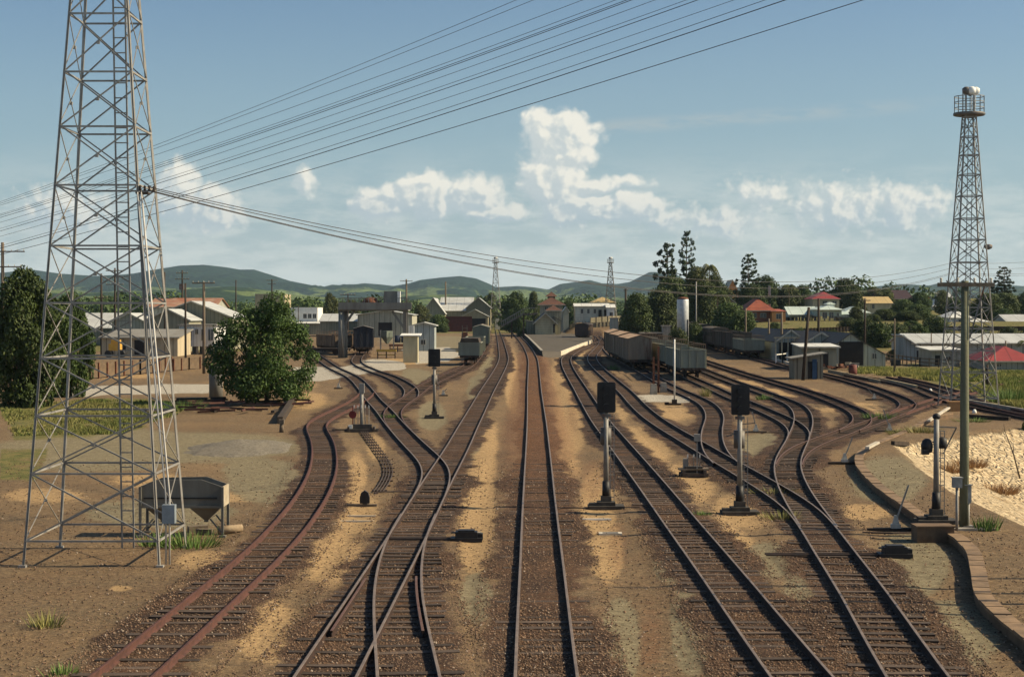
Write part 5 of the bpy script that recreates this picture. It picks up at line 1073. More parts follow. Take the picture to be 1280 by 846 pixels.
# engine shed: four saw-tooth gables
for k, (a, b, lab) in enumerate(((970, 1008, 'engine shed bay with open timber posts, leftmost gable'), (1006, 1048, 'middle grey gable of the engine shed behind the flat roofed hut'), (1047, 1080, 'engine shed bay with the big black doorway'))):
    B('engine_shed', lab, 'engine shed', a, b, (204, 195, 186)[k], 426 if k == 0 else 428, (412, 415, 416)[k], 30, 'gy', hexw('shed_gable_grey', (.33, .34, .29), boards=('x', .8)), corr_dark, [(1049, 427, 1079, 456.5, 'd')] if k == 2 else [(974, 428, 1004, 450, 'd')] if k == 0 else (), group='bays of the engine shed', ovh=.15)  # flat dark panels paint the unlit interior behind the open bays
B('shed_lean_to', 'grey lean-to with small brown window beside the black doorway', 'shed', 1080.5, 1107, 186.4, 443, 427, 20, 'skx', hexw('lean_to_grey', (.33, .34, .29), boards=('x', .8)), corr_dark, [(1090, 441, 1096, 449, 'w')], ovh=.1)
p0 = onY(987, 203.6); r = thing('post_screen', 'row of pale timber posts at the open side of the engine shed', 'posts', p0)
for k in range(6): m = MB(); m.box(((k - 2.5) * .75, -1.2, 1.35), (.16, .16, 2.7)); m.build('post', pm('pale_timber_posts', (.42, .36, .24), (.3, .25, .17)), r)  # posts in a pale buff timber tone
m = MB(); m.box((0, -1.2, 2.8), (4.2, .2, .16)); m.build('rail', pm('pale_timber_posts', (.42, .36, .24)), r)
B('flat_roofed_hut', 'cream hut with white roof and maroon door beside the black doorway', 'hut', 1003, 1046, G(1025, 462).y, 433, 430, 5, 'sky', hexw('hut_cream', (.27, .265, .20), boards=('x', 2)), roof_white, [(1028, 440, 1035.5, 459, 'd')])
B('corrugated_hut', 'small brown grey hut with sloping roof and blue doorway by the leaning pole', 'hut', 993, 1029, G(1011, 474).y, 440.5, 447.5, 3.0, 'skx', hexw('hut_brown', (.24, .215, .16), boards=('x', 1.1)), corr_grey, [(1010, 452, 1022, 473, 'd')])
p0 = onY(1018, G(1011, 474).y - .06); m = MB(); m.box((0, -.15, .95), (.42, .05, 1.9)); o = m.build('blue_door', pm('blue_door_paint', (.03, .07, .14), (.02, .05, .1), 2, .6), None, p0); tag(o, 'narrow blue door leaf standing in the brown hut opening', 'door')
# silver tank
p0 = onY(853.5, 250); s = mpp(250); r = thing('silver_tank', 'tall cylindrical silver water tank rising from the dark trees', 'tank', p0)
m = MB(); zt = zpx(375, 250) - p0.z; m.lathe((0, 0, 0), [(7.4 * s, -.3), (7.4 * s, zt), (7.0 * s, zt + .12)], 28); m.build('shell', silver_paint, r)
m = MB(); m.lathe((0, 0, zt + .13), [(7.3 * s, 0), (6.4 * s, .22), (1.5 * s, .32)], 28); m.build('cap', rust_m, r)
m = MB(); m.tube([(5.6 * s, -5.2 * s, .5), (5.6 * s, -5.2 * s, zt * .62)], .12, 8); m.build('pipe', black_paint, r)

# platform with ramp, coping and pale edge
r = thing('station_platform', 'station platform with dark sealed top and whitewashed right edge', 'platform')
A = [(678, 442), (700, 442)]
def ptz(px, py): 
    x_, y_ = atz(px, py, 1.0 + PLH); return (x_, y_)
top = [ptz(677.5, 438.5), ptz(699.5, 439.5), ptz(712, 434.8), ptz(726, 429.5), ptz(739, 425), ptz(741, 420), ptz(722, 415), ptz(700, 409.5), ptz(655, 409.5), ptz(650, 413), ptz(655, 417), ptz(663, 424), ptz(671, 432)]
n = len(top); m = MB(); zt = 1.0 + PLH
m.add([(a, b, .8) for a, b in top] + [(a, b, zt) for a, b in top], [tuple(range(n, 2 * n))]); m.build('deck', pm('platform_seal', (.095, .080, .058), (.06, .05, .038), .5, .95, 0, .2), r)
m = MB(); f0, f1 = ptz(677.5, 438.5), ptz(699.5, 439.5); m.add([(f0[0], f0[1], zt), (f1[0], f1[1], zt), (f1[0] + .1, f1[1] - 8, .98), (f0[0], f0[1] - 8, .98), (f0[0], f0[1], .8), (f1[0], f1[1], .8)], [(0, 3, 2, 1), (0, 4, 3), (1, 2, 5)]); m.build('ramp', pm('platform_ramp', (.17, .14, .10), (.12, .10, .07), .5, .95, 0, .2), r)
m = MB()
for i in (8, 9, 10, 11, 12): a, b = top[i], top[(i + 1) % n]; m.add([(*a, .8), (*b, .8), (*b, zt + .02), (*a, zt + .02)], [(0, 1, 2, 3), (3, 2, 1, 0)][:1]); m.bar((*a, zt + .02), (*b, zt + .02), .35, .12, mi=1)
m.build('left_face', [pm('dark_platform_wall', (.035, .03, .028), (.05, .042, .036), 1, .95), concrete], r)  # left face near black all over, concrete edge on top
m = MB()
for i in (1, 2, 3): a, b = top[i], top[i + 1]; m.bar((a[0] + .1, a[1], zt - .35), (b[0] + .1, b[1], zt - .35), .14, .78)
m.build('whitewashed_face', pm('whitewash', (.66, .60, .48), (.42, .36, .27), 1.2, .9), r)

# footbridge stairs
r = thing('footbridge', 'sloping covered footbridge stairs rising toward the station building', 'footbridge', (0, 0, 0))
Yb = 372; a, b, c = W(627, 408, Yb), W(655, 392, Yb), W(672, 391, Yb)
m = MB(); m.slab([a + Vector((0, 0, .2)), b + Vector((0, 0, .2)), b + Vector((0, 2.2, .2)), a + Vector((0, 2.2, .2))], .35); m.slab([b, c, c + Vector((0, 2.2, 0)), b + Vector((0, 2.2, 0))], .35); m.build('stairway', steel_dark, r)
m = MB()
for k in range(13): p = a.lerp(b, k / 12); m.bar(p, p + Vector((0, 0, 1.1)), .09)
m.bar(a + Vector((0, 0, 1.1)), b + Vector((0, 0, 1.1)), .13); m.bar(b + Vector((0, 0, 1.1)), c + Vector((0, 0, 1.1)), .13); m.build('railing', steel_grey, r)
m = MB()
for t in (.45, .98): p = a.lerp(b, t); m.bar((p.x, p.y + 1, 1), (p.x, p.y + 1, p.z), .3)
m.build('support', timber_dark, r)

# loading gantry
Yg = 214; g0, g1 = onY(427, Yg), onY(506, Yg); s = mpp(Yg)
r = thing('loading_gantry', 'grey steel and concrete loading gantry with railed deck over the siding', 'gantry', g0)
gan = pm('gantry_grey', (.19, .19, .17), (.13, .12, .105), 1, .8, 0, .1, streak=True)
w_ = g1.x - g0.x; zd = zpx(388, Yg) - g0.z; zu = zpx(382, Yg) - g0.z
for x_ in (0, w_):
    m = MB(); 
    for y_ in (0, 3.2): m.tube([(x_, y_, -.2), (x_, y_, zd)], [.46, .40], 14) if x_ == 0 else m.box((x_, y_, zd / 2), (.42, .42, zd))
    m.build('column', gan, r)
m = MB(); m.bar((.1, 0, zd - 2.2), (1.6, 0, zd - .1), .3); m.bar((w_ - .1, 0, zd - 2.2), (w_ - 1.6, 0, zd - .1), .3); m.build('knee_brace', gan, r)
m = MB(); m.box((w_ / 2, 1.6, zd + .18), (w_ + .9, 4.2, .5)); m.box((w_ / 2 + .3, -.75, zd + .55), (w_ + 1.2, .25, .9)); m.build('deck', gan, r)
m = MB(); zr = zpx(372.5, Yg) - g0.z
for k in range(17):
    x_ = -.3 + (w_ + .6) * k / 16
    for y_ in (-.5, 3.6): m.bar((x_, y_, zd + .4), (x_, y_, zr), .07)
for y_ in (-.5, 3.6):
    for q in (1, .55): m.bar((-.3, y_, zd + (zr - zd) * q), (w_ + .3, y_, zd + (zr - zd) * q), .06)
m.build('railing', gan, r)
m = MB(); m.box((w_ * .78, 1.6, zd + 1.5), (1.9, 1.6, 1.9)); m.build('deck_hopper', gan, r)
m = MB(); m.box((w_ * .9, 1.2, zd + 1.55), (.35, 1.0, 1.8)); m.build('white_panel', white_paint, r)
m = MB(); m.lathe((w_ * .44, 1.6, zd + .5), [(.9, 0), (1.1, .6), (.7, 1.1), (.2, 1.2)], 12); m.build('rusty_bin', rust_m, r)
m = MB(); m.box((w_ * .985 + .9, 1, 1.9 + .6), (.7, .5, 3.2)); m.build('side_panel', wall_white, r)
# trestles, hopper and yellow stand
for lab, px, py, mt in (('yellow trestle stand on the sunlit dirt right of the dark blue wagon', 483, 448, pm('yellow_paint', (.42, .30, .06), (.3, .2, .05), 2, .7)), ('rusty trestle behind the yellow stand', 497, 440, rust_m)):
    p0 = G(px, py); r = thing('trestle', lab, 'trestle', p0, 0, 'trestles near the gantry'); m = MB(); m.box((0, 0, 1.0), (2.5, .5, .28)); m.box((0, 0, .45), (2.3, .3, .12)); m.build('beam', mt, r)
    for sx in (-1.1, 0, 1.1):
        m = MB(); m.bar((sx, -.3, 0), (sx, 0, 1.0), .12); m.bar((sx, .3, 0), (sx, 0, 1.0), .12); m.build('leg', timber_dark if 'yellow' in lab else mt, r)
p0 = G(484, 440); r = thing('feed_hopper', 'small grey green cone hopper hanging in its frame under the gantry', 'hopper', p0); m = MB(); m.lathe((0, 0, 1.2), [(.15, 0), (.9, 1.0), (.95, 1.9)], 4, smooth=False); m.build('cone', pm('green_grey', (.15, .17, .14), (.1, .12, .1), 1, .8), r)
m = MB()
for sx in (-.95, .95):
    for sy in (-.6, .6): m.bar((sx, sy, 0), (sx, sy, 3.2), .1)
m.build('frame', steel_grey, r)
p0 = G(497, 428); m = MB(); m.lathe((0, 0, 0), [(.55, 0), (.6, .3), (.55, 1.3), (.5, 1.35)], 14); m.lathe((1.25, 0, 0), [(.55, 0), (.6, .3), (.55, 1.3), (.5, 1.35)], 14); o = m.build('drum_pair', pm('blue_drum', (.03, .04, .07)), None, p0); tag(o, 'pair of dark blue drums behind the rusty trestle', 'drums')
# forklift, cars and odd items in the goods yard
def vehicle(name, label, cat, p, L, c, rz, cab=True, h=1.35):
    r = thing(name, label, cat, p, rz); bm_ = pm('paint_' + name + str(int(c[0] * 1000)), c, tuple(a * .85 for a in c), 2, .4); k = L / 4.2
    m = MB(); m.prismx([(-2.1 * k, .3), (2.1 * k, .3), (2.1 * k, .8), (1.2 * k, .86), (.7 * k, h), (-1.0 * k, h), (-1.5 * k, .9), (-2.1 * k, .8)], -.82, .82); m.build('body', bm_, r)
    m = MB(); m.prismx([(1.1 * k, .88), (.66 * k, h - .08), (-.96 * k, h - .08), (-1.38 * k, .9)], -.835, .835); m.build('windows', glass_dark, r)
    for x_ in (-.78, .78):
        for y_ in (-1.3 * k, 1.3 * k): m = MB(); m.tube([(x_ - .1, y_, .32), (x_ + .1, y_, .32)], .32, 14); m.build('wheel', black_paint, r)
vehicle('parked_car', 'small yellow green car parked before the maroon fence', 'car', G(566, 414), 4.2, (.42, .42, .10), 1.3)
vehicle('parked_car', 'white car parked far away beside the white hut', 'car', G(632, 411), 4.2, (.6, .6, .58), 1.1)
p0 = onY(144, 218); r = thing('yellow_loader', 'yellow and white yard loader beside the tan shed', 'loader', p0); m = MB(); m.box((0, 0, 1.3), (1.5, 1.2, .9)); m.box((.1, 0, 2.0), (1.1, 1.0, .5)); m.build('cab', pm('loader_yellow', (.55, .32, .05), (.45, .25, .05), 2, .6), r)
for x_ in (-.8, .9): m = MB(); m.tube([(x_, -.7, .45), (x_, .7, .45)], .45, 14); m.build('wheel', black_paint, r)
p0 = G(581, 424); r = thing('forklift', 'dark forklift standing between the wagons and the maroon fence', 'forklift', p0); m = MB(); m.box((0, 0, .8), (1.3, 2, .9)); m.box((0, .6, 1.3), (1.2, .7, .4)); m.build('body', rust_m, r); m = MB()
for sx in (-.5, .5): m.bar((sx, -1.1, .1), (sx, -1.1, 3.0), .14); m.bar((sx, .7, 1.2), (sx, .7, 2.3), .08)
m.box((0, -.1, 2.35), (1.2, 1.7, .08)); m.build('mast', steel_dark, r)
for x_ in (-.55, .55): m = MB(); m.tube([(x_ - .15, -.6, .35), (x_ + .15, -.6, .35)], .35, 12); m.build('wheel', black_paint, r)

# fences
def fence(label, pts, h, n, post=.14, rails=(.9, .5), mt=timber, boards=False, name='yard_fence', pm_=None):
    P3 = [G(a, b) for a, b in pts]; r = thing(name, label, 'fence', P3[0]); o0 = P3[0]; tot = 0
    mr = MB()
    for a, b in zip(P3[:-1], P3[1:]):
        k = max(1, int(n * (b - a).length / sum((q - p).length for p, q in zip(P3[:-1], P3[1:]))))
        for i in range(k + 1):
            p = a.lerp(b, i / k) - o0; z = T(p.x + o0.x, p.y + o0.y) - o0.z; m = MB(); m.box((p.x, p.y, z + h / 2), (post, post, h)); m.build('post', mt, r)
        for q in rails: mr.bar(a - o0 + Vector((0, .06, h * q)), b - o0 + Vector((0, .06, h * q)), .05, .1)
        if boards: mr.bar(a - o0 + Vector((0, .1, h * .5)), b - o0 + Vector((0, .1, h * .5)), .04, h * .8)
    mr.build('rails', pm_ or mt, r); return r
fence('low rusty panelled fence with brown posts along the left yard', [(112, 474), (175, 468), (214, 464)], 1.5, 12, .22, (.95, .1), rust_m, True, pm_=pm('fence_panel', (.15, .105, .065), (.10, .07, .045), 2, .9))
fence('short brown panelled fence in front of the white house', [(217, 464), (236, 462), (250, 461)], 1.3, 4, .2, (.95, .1), rust_m, True, pm_=pm('fence_panel', (.15, .105, .065)))
fence('dark fence line below the mint roofed house', [(965, 418), (1010, 417), (1062, 415)], 1.0, 24, .12, (.9, .5, .2), timber_dark, True)
fence('thin rail fence in the grass right of the engine shed', [(1108, 452), (1150, 458), (1210, 462)], 1.0, 14, .1, (.9, .5))
fence('long dark fence behind the grass of the long workshop', [(1128, 414), (1190, 414), (1290, 414)], .9, 20, .1, (.9, .5), timber_dark, True)
fence('pale fence rails beyond the station platform', [(712, 412), (740, 410), (768, 408)], 1.3, 14, .15, (.95, .6, .3), timber, True, pm_=pm('pale_fence', (.24, .21, .14)))
fence('second pale fence further behind the station platform', [(738, 405), (760, 403), (790, 402)], 1.6, 10, .15, (.95, .6, .3), timber, True, pm_=pm('pale_fence', (.24, .21, .14)))
fence('white rail at the corner of the open sided shed', [(970, 455), (978, 454), (984, 453)], 1.2, 3, .14, (.9,), white_paint)
# scrap near the engine shed, barrel, small box on post, carriages debris
p0 = G(1050, 462); m = MB()
for k in range(18): m.box((random.uniform(-1.9, 1.6), random.uniform(-.8, .8), .2 + random.uniform(0, .5)), (random.uniform(.3, 1), .3, .25), random.uniform(-1, 1), mi=k % 2)
o = m.build('scrap_heap', [concrete, rust_m], None, p0); tag(o, 'jumbled scrap heap in front of the black shed doorway', 'scrap')
p0 = G(1066, 470); m = MB(); m.lathe((0, 0, 0), [(.4, 0), (.42, .5), (.4, 1.1), (.36, 1.12)], 14); o = m.build('oil_drum', pm('maroon_drum', (.16, .05, .035), (.11, .035, .03), 2, .7), None, p0); tag(o, 'maroon oil drum beside the scrap heap near the shed line', 'drum')
p0 = G(1119, 463); m = MB(); m.box((0, -.2, .8), (1.0, .3, .62)); m.bar((0, 0, 0), (0, 0, .7), .1); o = m.build('relay_box', black_paint, None, p0); tag(o, 'small dark box on a stalk in the grass near the black doorway', 'box')
# ------------------------------------------------------------ vegetation
def leaf_mat(name, c1, c2, c3, sub=.12):
    ma = bpy.data.materials.new(name); ma.use_nodes = True; t = NT(ma.node_tree); b = t.n['Principled BSDF']
    v = t.attr('tone'); oi = t.new('ShaderNodeObjectInfo'); P = t.new('ShaderNodeTexCoord').outputs['Object']
    c = t.mix(v, c1, c2); c = t.mix(t.ramp(t.noise(P, 3.2, 3, .6), .5, .72), c, c3)
    hs = t.new('ShaderNodeHueSaturation'); t.put(hs.inputs['Value'], t.m('MULTIPLY_ADD', oi.outputs['Random'], .5, .75)); hs.inputs['Saturation'].default_value = 1.0; t.put(hs.inputs['Hue'], t.m('MULTIPLY_ADD', oi.outputs['Random'], .03, .485)); t.l.new(c, hs.inputs['Color'])
    tl = t.new('ShaderNodeBsdfTranslucent'); t.l.new(hs.outputs[0], tl.inputs[0]); t.l.new(hs.outputs[0], b.inputs['Base Color']); b.inputs['Roughness'].default_value = .6; b.inputs['Specular IOR Level'].default_value = .2
    mx = t.new('ShaderNodeMixShader'); mx.inputs[0].default_value = sub; t.l.new(b.outputs[0], mx.inputs[1]); t.l.new(tl.outputs[0], mx.inputs[2])
    t.l.new(mx.outputs[0], [n for n in t.n if n.type == 'OUTPUT_MATERIAL'][0].inputs[0]); return ma
LM = {'mid': leaf_mat('mid_green_leaves', (.022, .040, .010), (.064, .104, .022), (.085, .12, .03)),
      'dark': leaf_mat('dark_green_leaves', (.026, .042, .013), (.085, .115, .030), (.055, .08, .024)),
      'olive': leaf_mat('olive_leaves', (.050, .062, .020), (.12, .14, .045), (.16, .16, .055)),
      'pine': leaf_mat('pine_needles', (.016, .030, .012), (.050, .075, .024), (.04, .055, .02), .05),
      'lime': leaf_mat('bright_leaves', (.07, .12, .02), (.16, .22, .045), (.2, .2, .05))}
bark = pm('bark', (.12, .095, .07), (.07, .055, .04), 4, .95, 0, .6, streak=True)
def leaves_mesh(name, blobs, n, size, seed, droop=0.0, shell=.6, core=True):
    """blobs: (x, y, z, rx, ry, rz); leaf clumps spread through each blob's volume, thicker toward its skin"""
    g = np.random.default_rng(seed); B_ = np.array(blobs, float); vol = (B_[:, 3] * B_[:, 4] * B_[:, 5]) ** .66; pr = vol / vol.sum()
    idx = g.choice(len(B_), n, p=pr); d = g.normal(size=(n, 3)); d /= np.linalg.norm(d, axis=1)[:, None]
    rr = shell + (1 - shell) * g.random(n) ** .6; rr *= 1 + .13 * np.sin(7 * d[:, 0] + idx) * np.cos(6 * d[:, 2] + idx * 2); c = B_[idx, :3] + d * rr[:, None] * B_[idx, 3:6]
    k = g.random(n) > .0; c, d, idx = c[k], d[k], idx[k]; n = len(c)
    nrm = d * .9 + g.normal(size=(n, 3)) * .6 + np.array([0, 0, .35]); nrm /= np.linalg.norm(nrm, axis=1)[:, None]
    a = np.cross(nrm, g.normal(size=(n, 3))); a /= np.linalg.norm(a, axis=1)[:, None]; b = np.cross(nrm, a)
    s = size * g.uniform(.55, 1.25, n)[:, None]
    fold = nrm * s * .28
    V = np.stack([c - a * s, c - b * s * .62 - fold, c + a * s, c + b * s * .62 - fold], 1).reshape(-1, 3); V[:, 2] -= droop * 0
    Q = np.arange(n * 4).reshape(n, 4); F3 = np.concatenate([Q[:, [0, 1, 2]], Q[:, [0, 2, 3]]])
    tone = np.repeat(g.random(n) * .7 + .3 * (np.sin(idx * 12.9898) * .5 + .5), 4)
    nv = len(V); me = bpy.data.meshes.new(name); me.vertices.add(nv); me.vertices.foreach_set('co', V.astype(np.float32).ravel())
    me.loops.add(F3.size); me.polygons.add(len(F3)); me.loops.foreach_set('vertex_index', F3.ravel().astype(np.int32)); me.polygons.foreach_set('loop_start', np.arange(0, F3.size, 3, dtype=np.int32)); me.update(calc_edges=True)
    at = me.attributes.new('tone', 'FLOAT', 'POINT'); at.data.foreach_set('value', tone.astype(np.float32)); return me
def limbs(blobs, trunk_h, r, n=12, seed=0):
    rn = random.Random(seed); m = MB(); m.tube([(0, 0, -.02), (.01, 0, trunk_h * .5), (0, .01, trunk_h), (0, 0, trunk_h * 1.7)], [r * 1.25, r, r * .85, r * .4], 9)
    for b_ in rn.sample(blobs, min(n, len(blobs))):
        s = Vector((0, 0, trunk_h * rn.uniform(.75, 1.4))); e = Vector(b_[:3]); mid = s.lerp(e, .5) + Vector((0, 0, .03)); m.tube([s, mid, e], [r * .5, r * .32, r * .12], 6)
    return m
PROTO = {}
def proto(kind, blobs, n, size, seed, th, r, leaf, shell=.6, nl=12, extra=None):
    me = leaves_mesh(kind + '_crown', blobs, n, size, seed, shell=shell); me.materials.append(LM[leaf]); m = limbs(blobs, th, r, nl, seed)
    if extra: extra(m)
    t_ = MB(); t_.v, t_.f, t_.m, t_.sm = m.v, m.f, m.m, m.sm; tm = bpy.data.meshes.new(kind + '_trunk'); tm.from_pydata(t_.v, [], t_.f); tm.materials.append(bark); tm.update(); PROTO[kind] = (me, tm)
def dome(seed, n, w_=.5, z0=.2, z1=1.0, rb=.15, flat=1.0, airy=False):
    rn = random.Random(seed); out = []
    for k in range(n):
        t = (k + .5) / n; a = k * 2.39996 + rn.uniform(-.4, .4); zz = z0 + (z1 - z0) * t; env = math.sin(math.pi * min(1, max(0.02, .16 + .84 * t))) ** .55
        q = rn.uniform(.35, 1) if airy else rn.uniform(.55, 1)
        rr = max(.02, (w_ - rb * .8)) * env * q; rb_ = rb * rn.uniform(.7, 1.25); out.append((rr * math.cos(a), rr * math.sin(a), zz - rb_ * .5, rb_, rb_, rb_ * flat * rn.uniform(.65, 1)))
    return out
proto('broad', dome(1, 44, .58, .20, 1.0, .17) + [(0, 0, .5, .28, .28, .28)], 15000, .023, 1, .2, .035, 'mid')
_rb = random.Random(77); _bl = []
for k in range(46):      # uneven crown: big and small lobes, some standing well out, gaps between
    t = (k + .5) / 46; a = k * 2.39996 + _rb.uniform(-.5, .5); env = math.sin(math.pi * (.2 + .78 * t)) ** .6; q = .50 * env * _rb.choice((.6, .9, 1.0, 1.05, 1.16)); rb_ = _rb.choice((.10, .13, .16, .18))
    _bl.append((q * math.cos(a) * 1.06, q * math.sin(a), .10 + .84 * t * (1 + .08 * math.cos(a + 1)), rb_ * 1.1, rb_ * 1.1, rb_ * .8))
proto('round', _bl + [(0, 0, .46, .30, .30, .30), (.25, 0, .22, .25, .25, .17), (-.28, .1, .22, .25, .25, .17), (.05, -.28, .2, .26, .24, .16), (0, .28, .24, .25, .22, .17)], 24000, .018, 12, .15, .03, 'mid', .5)
proto('dark', dome(2, 36, .5, .12, 1.0, .18) + [(0, 0, .5, .3, .3, .33)], 12000, .025, 2, .15, .035, 'dark')
proto('dark2', dome(41, 46, .56, .10, 1.0, .15) + [(0, 0, .42, .34, .34, .32)], 22000, .019, 41, .12, .03, 'mid')
proto('airy', dome(3, 30, .5, .38, 1.0, .125, .8, True), 5200, .024, 3, .38, .024, 'olive', .35, 22)
proto('tall', dome(4, 34, .36, .15, 1.0, .12) + [(0, 0, .5, .18, .18, .36)], 9000, .021, 4, .18, .025, 'olive')
proto('bush', dome(5, 26, .7, .05, .95, .24) + [(0, 0, .35, .45, .45, .3)], 7000, .036, 5, .1, .03, 'mid', .5, 6)
proto('bush_dark', dome(6, 26, .7, .05, .95, .24) + [(0, 0, .35, .45, .45, .3)], 7000, .036, 6, .1, .03, 'dark', .5, 6)
rn = random.Random(9); pb = []; wh = []
for k in range(13):       # hoop pine: whorls of branches with dense clumps at their ends
    z = .24 + .74 * (k / 12) ** .9; L_ = .21 * (1 - ((z - .24) / .8)) ** .55 + .02; nb = 6
    for j in range(nb):
        a = j * 2 * math.pi / nb + k * .7 + rn.uniform(-.35, .35); q = L_ * rn.uniform(.5, 1.2); rb_ = .040 * (1.15 - .5 * k / 12) * rn.uniform(.6, 1.3); pb.append((q * math.cos(a), q * math.sin(a), z + q * .12 + rn.uniform(-.02, .02), rb_, rb_, rb_ * .9)); wh.append((z, a, q))
        if k < 8: pb.append((q * .55 * math.cos(a), q * .55 * math.sin(a), z + q * .02, rb_ * .75, rb_ * .75, rb_ * .5))
pb.append((0, 0, .985, .03, .03, .03))
def pine_extra(m):
    m.tube([(0, 0, 0), (0, 0, 1.0)], [.018, .005], 7)
    for z, a, q in wh: m.tube([(0, 0, z - .01), (q * math.cos(a), q * math.sin(a), z + q * .12)], [.006, .003], 5)
proto('pine', pb, 9000, .0125, 9, .2, .014, 'pine', .3, 0, pine_extra)
pb2 = [b for b in pb if b[2] > .45]; proto('pine_thin', pb2, 5000, .011, 10, .2, .012, 'pine', .3, 0, pine_extra)
def palm_mesh():
    g = random.Random(4); V = []; Fc = []; tone = []
    for k in range(26):
        a = k * 2.4; L_ = g.uniform(.24, .32); up = g.uniform(-.05, .22)
        for i in range(10):
            t = i / 9; cx = L_ * t; cz = .95 + up * t - .26 * t * t
            for sgn in (-1, 1):
                w_ = .07 * math.sin(math.pi * (.15 + .8 * t)); o = len(V); dx, dy = math.cos(a), math.sin(a)
                V += [(dx * cx, dy * cx, cz), (dx * (cx + .03), dy * (cx + .03), cz - .004), (dx * (cx + .03) - dy * w_ * sgn, dy * (cx + .03) + dx * w_ * sgn, cz - .055)]; Fc.append((o, o + 1, o + 2)); tone += [g.random()] * 3
    me = bpy.data.meshes.new('palm_fronds'); me.from_pydata(V, [], Fc); me.update(); at = me.attributes.new('tone', 'FLOAT', 'POINT'); at.data.foreach_set('value', tone); me.materials.append(LM['olive']); return me
m = MB(); m.tube([(0, 0, 0), (.01, 0, .5), (0, 0, .95)], [.022, .016, .014], 8); tm = bpy.data.meshes.new('palm_trunk'); tm.from_pydata(m.v, [], m.f); tm.materials.append(bark); PROTO['palm'] = (palm_mesh(), tm)
KN = {'broad': 'broadleaf_tree', 'round': 'broadleaf_tree', 'dark': 'dense_tree', 'dark2': 'dense_tree', 'airy': 'gum_tree', 'tall': 'gum_tree', 'bush': 'shrub', 'bush_dark': 'shrub', 'pine': 'hoop_pine', 'pine_thin': 'hoop_pine', 'palm': 'palm_tree'}
CW = {'broad': 1.16, 'round': 1.2, 'dark': 1.0, 'dark2': 1.15, 'airy': 1.0, 'tall': .72, 'bush': 1.4, 'bush_dark': 1.4, 'pine': .5, 'pine_thin': .5, 'palm': .6}
def tree(kind, label, px, py_t, wpx, Y=None, py_b=None, group=None, zb=None):
    p = onY(px, Y) if Y else G(px, py_b)
    if zb is not None: p.z = zb
    h = (zpx(py_t, p.y) - p.z); w_ = wpx * mpp(p.y); r = thing(KN[kind], label, 'shrub' if 'bush' in kind else 'tree', p, random.uniform(0, 6.28), group)
    sx = w_ / CW[kind]; cm, tm = PROTO[kind]
    for nm, me in (('crown', cm), ('trunk', tm)):
        o = bpy.data.objects.new(nm, me); COL.objects.link(o); o.parent = r; o.scale = (sx, sx, h)
    return r
tree('round', 'big round leafy tree standing over the scrap pile at centre left', 333, 378, 124, py_b=505).rotation_euler.z = .6
tree('dark2', 'large dark tree at the far left edge behind the near tower', 30, 336, 120, py_b=508)
tree('dark2', 'smaller dark tree joined to the right of the big left edge tree', 88, 366, 66, py_b=496)
# mid distance, left
ML = [('airy', 'dark conical tree behind the white office', 412, 365, 24, 480), ('broad', 'low tree left of the white office, above the round tree', 352, 381, 30, 300), ('tall', 'tree beside the loading gantry roof', 440, 374, 24, 500), ('dark', 'shrubby tree in front of the timber gabled goods building', 548, 393, 30, 480), ('airy', 'ragged tree right of the goods building gable', 614, 365, 28, 610),
      ('broad', 'wide tree behind the footbridge', 645, 366, 42, 470), ('dark', 'tall rounded tree just left of the station block', 667, 364, 20, 480), ('tall', 'small tree beside the distant left tower', 632, 372, 20, 590), ('dark', 'dark tree between station block and long pale building', 712, 375, 26, 500), ('broad', 'bushy tree behind the goods shed right gable', 600, 371, 24, 760),
      ('dark', 'dark bushes left of the white office', 300, 388, 30, 345), ('airy', 'thin tree behind the wide pale shed', 525, 380, 30, 500), ('dark', 'trees over the roof of the pale warehouse', 425, 376, 30, 520), ('bush', 'shrub at the foot of the footbridge', 652, 396, 16, 400), ('lime', '', 0, 0, 0, 0)]
for k, lab, px, pt, wp_, Y_ in ML:
    if k in PROTO: tree(k, lab, px, pt, wp_, Y_, group='trees around the goods yard')
p0 = onY(655, 405); cm = leaves_mesh('bamboo', dome(31, 14, .6, .1, .9, .25), 3000, .04, 8); cm.materials.append(LM['lime']); r = thing('bamboo_clump', 'bright yellow green clump under the footbridge', 'shrub', p0); o = bpy.data.objects.new('foliage', cm); COL.objects.link(o); o.parent = r; o.scale = (3.5, 3, 3.2)
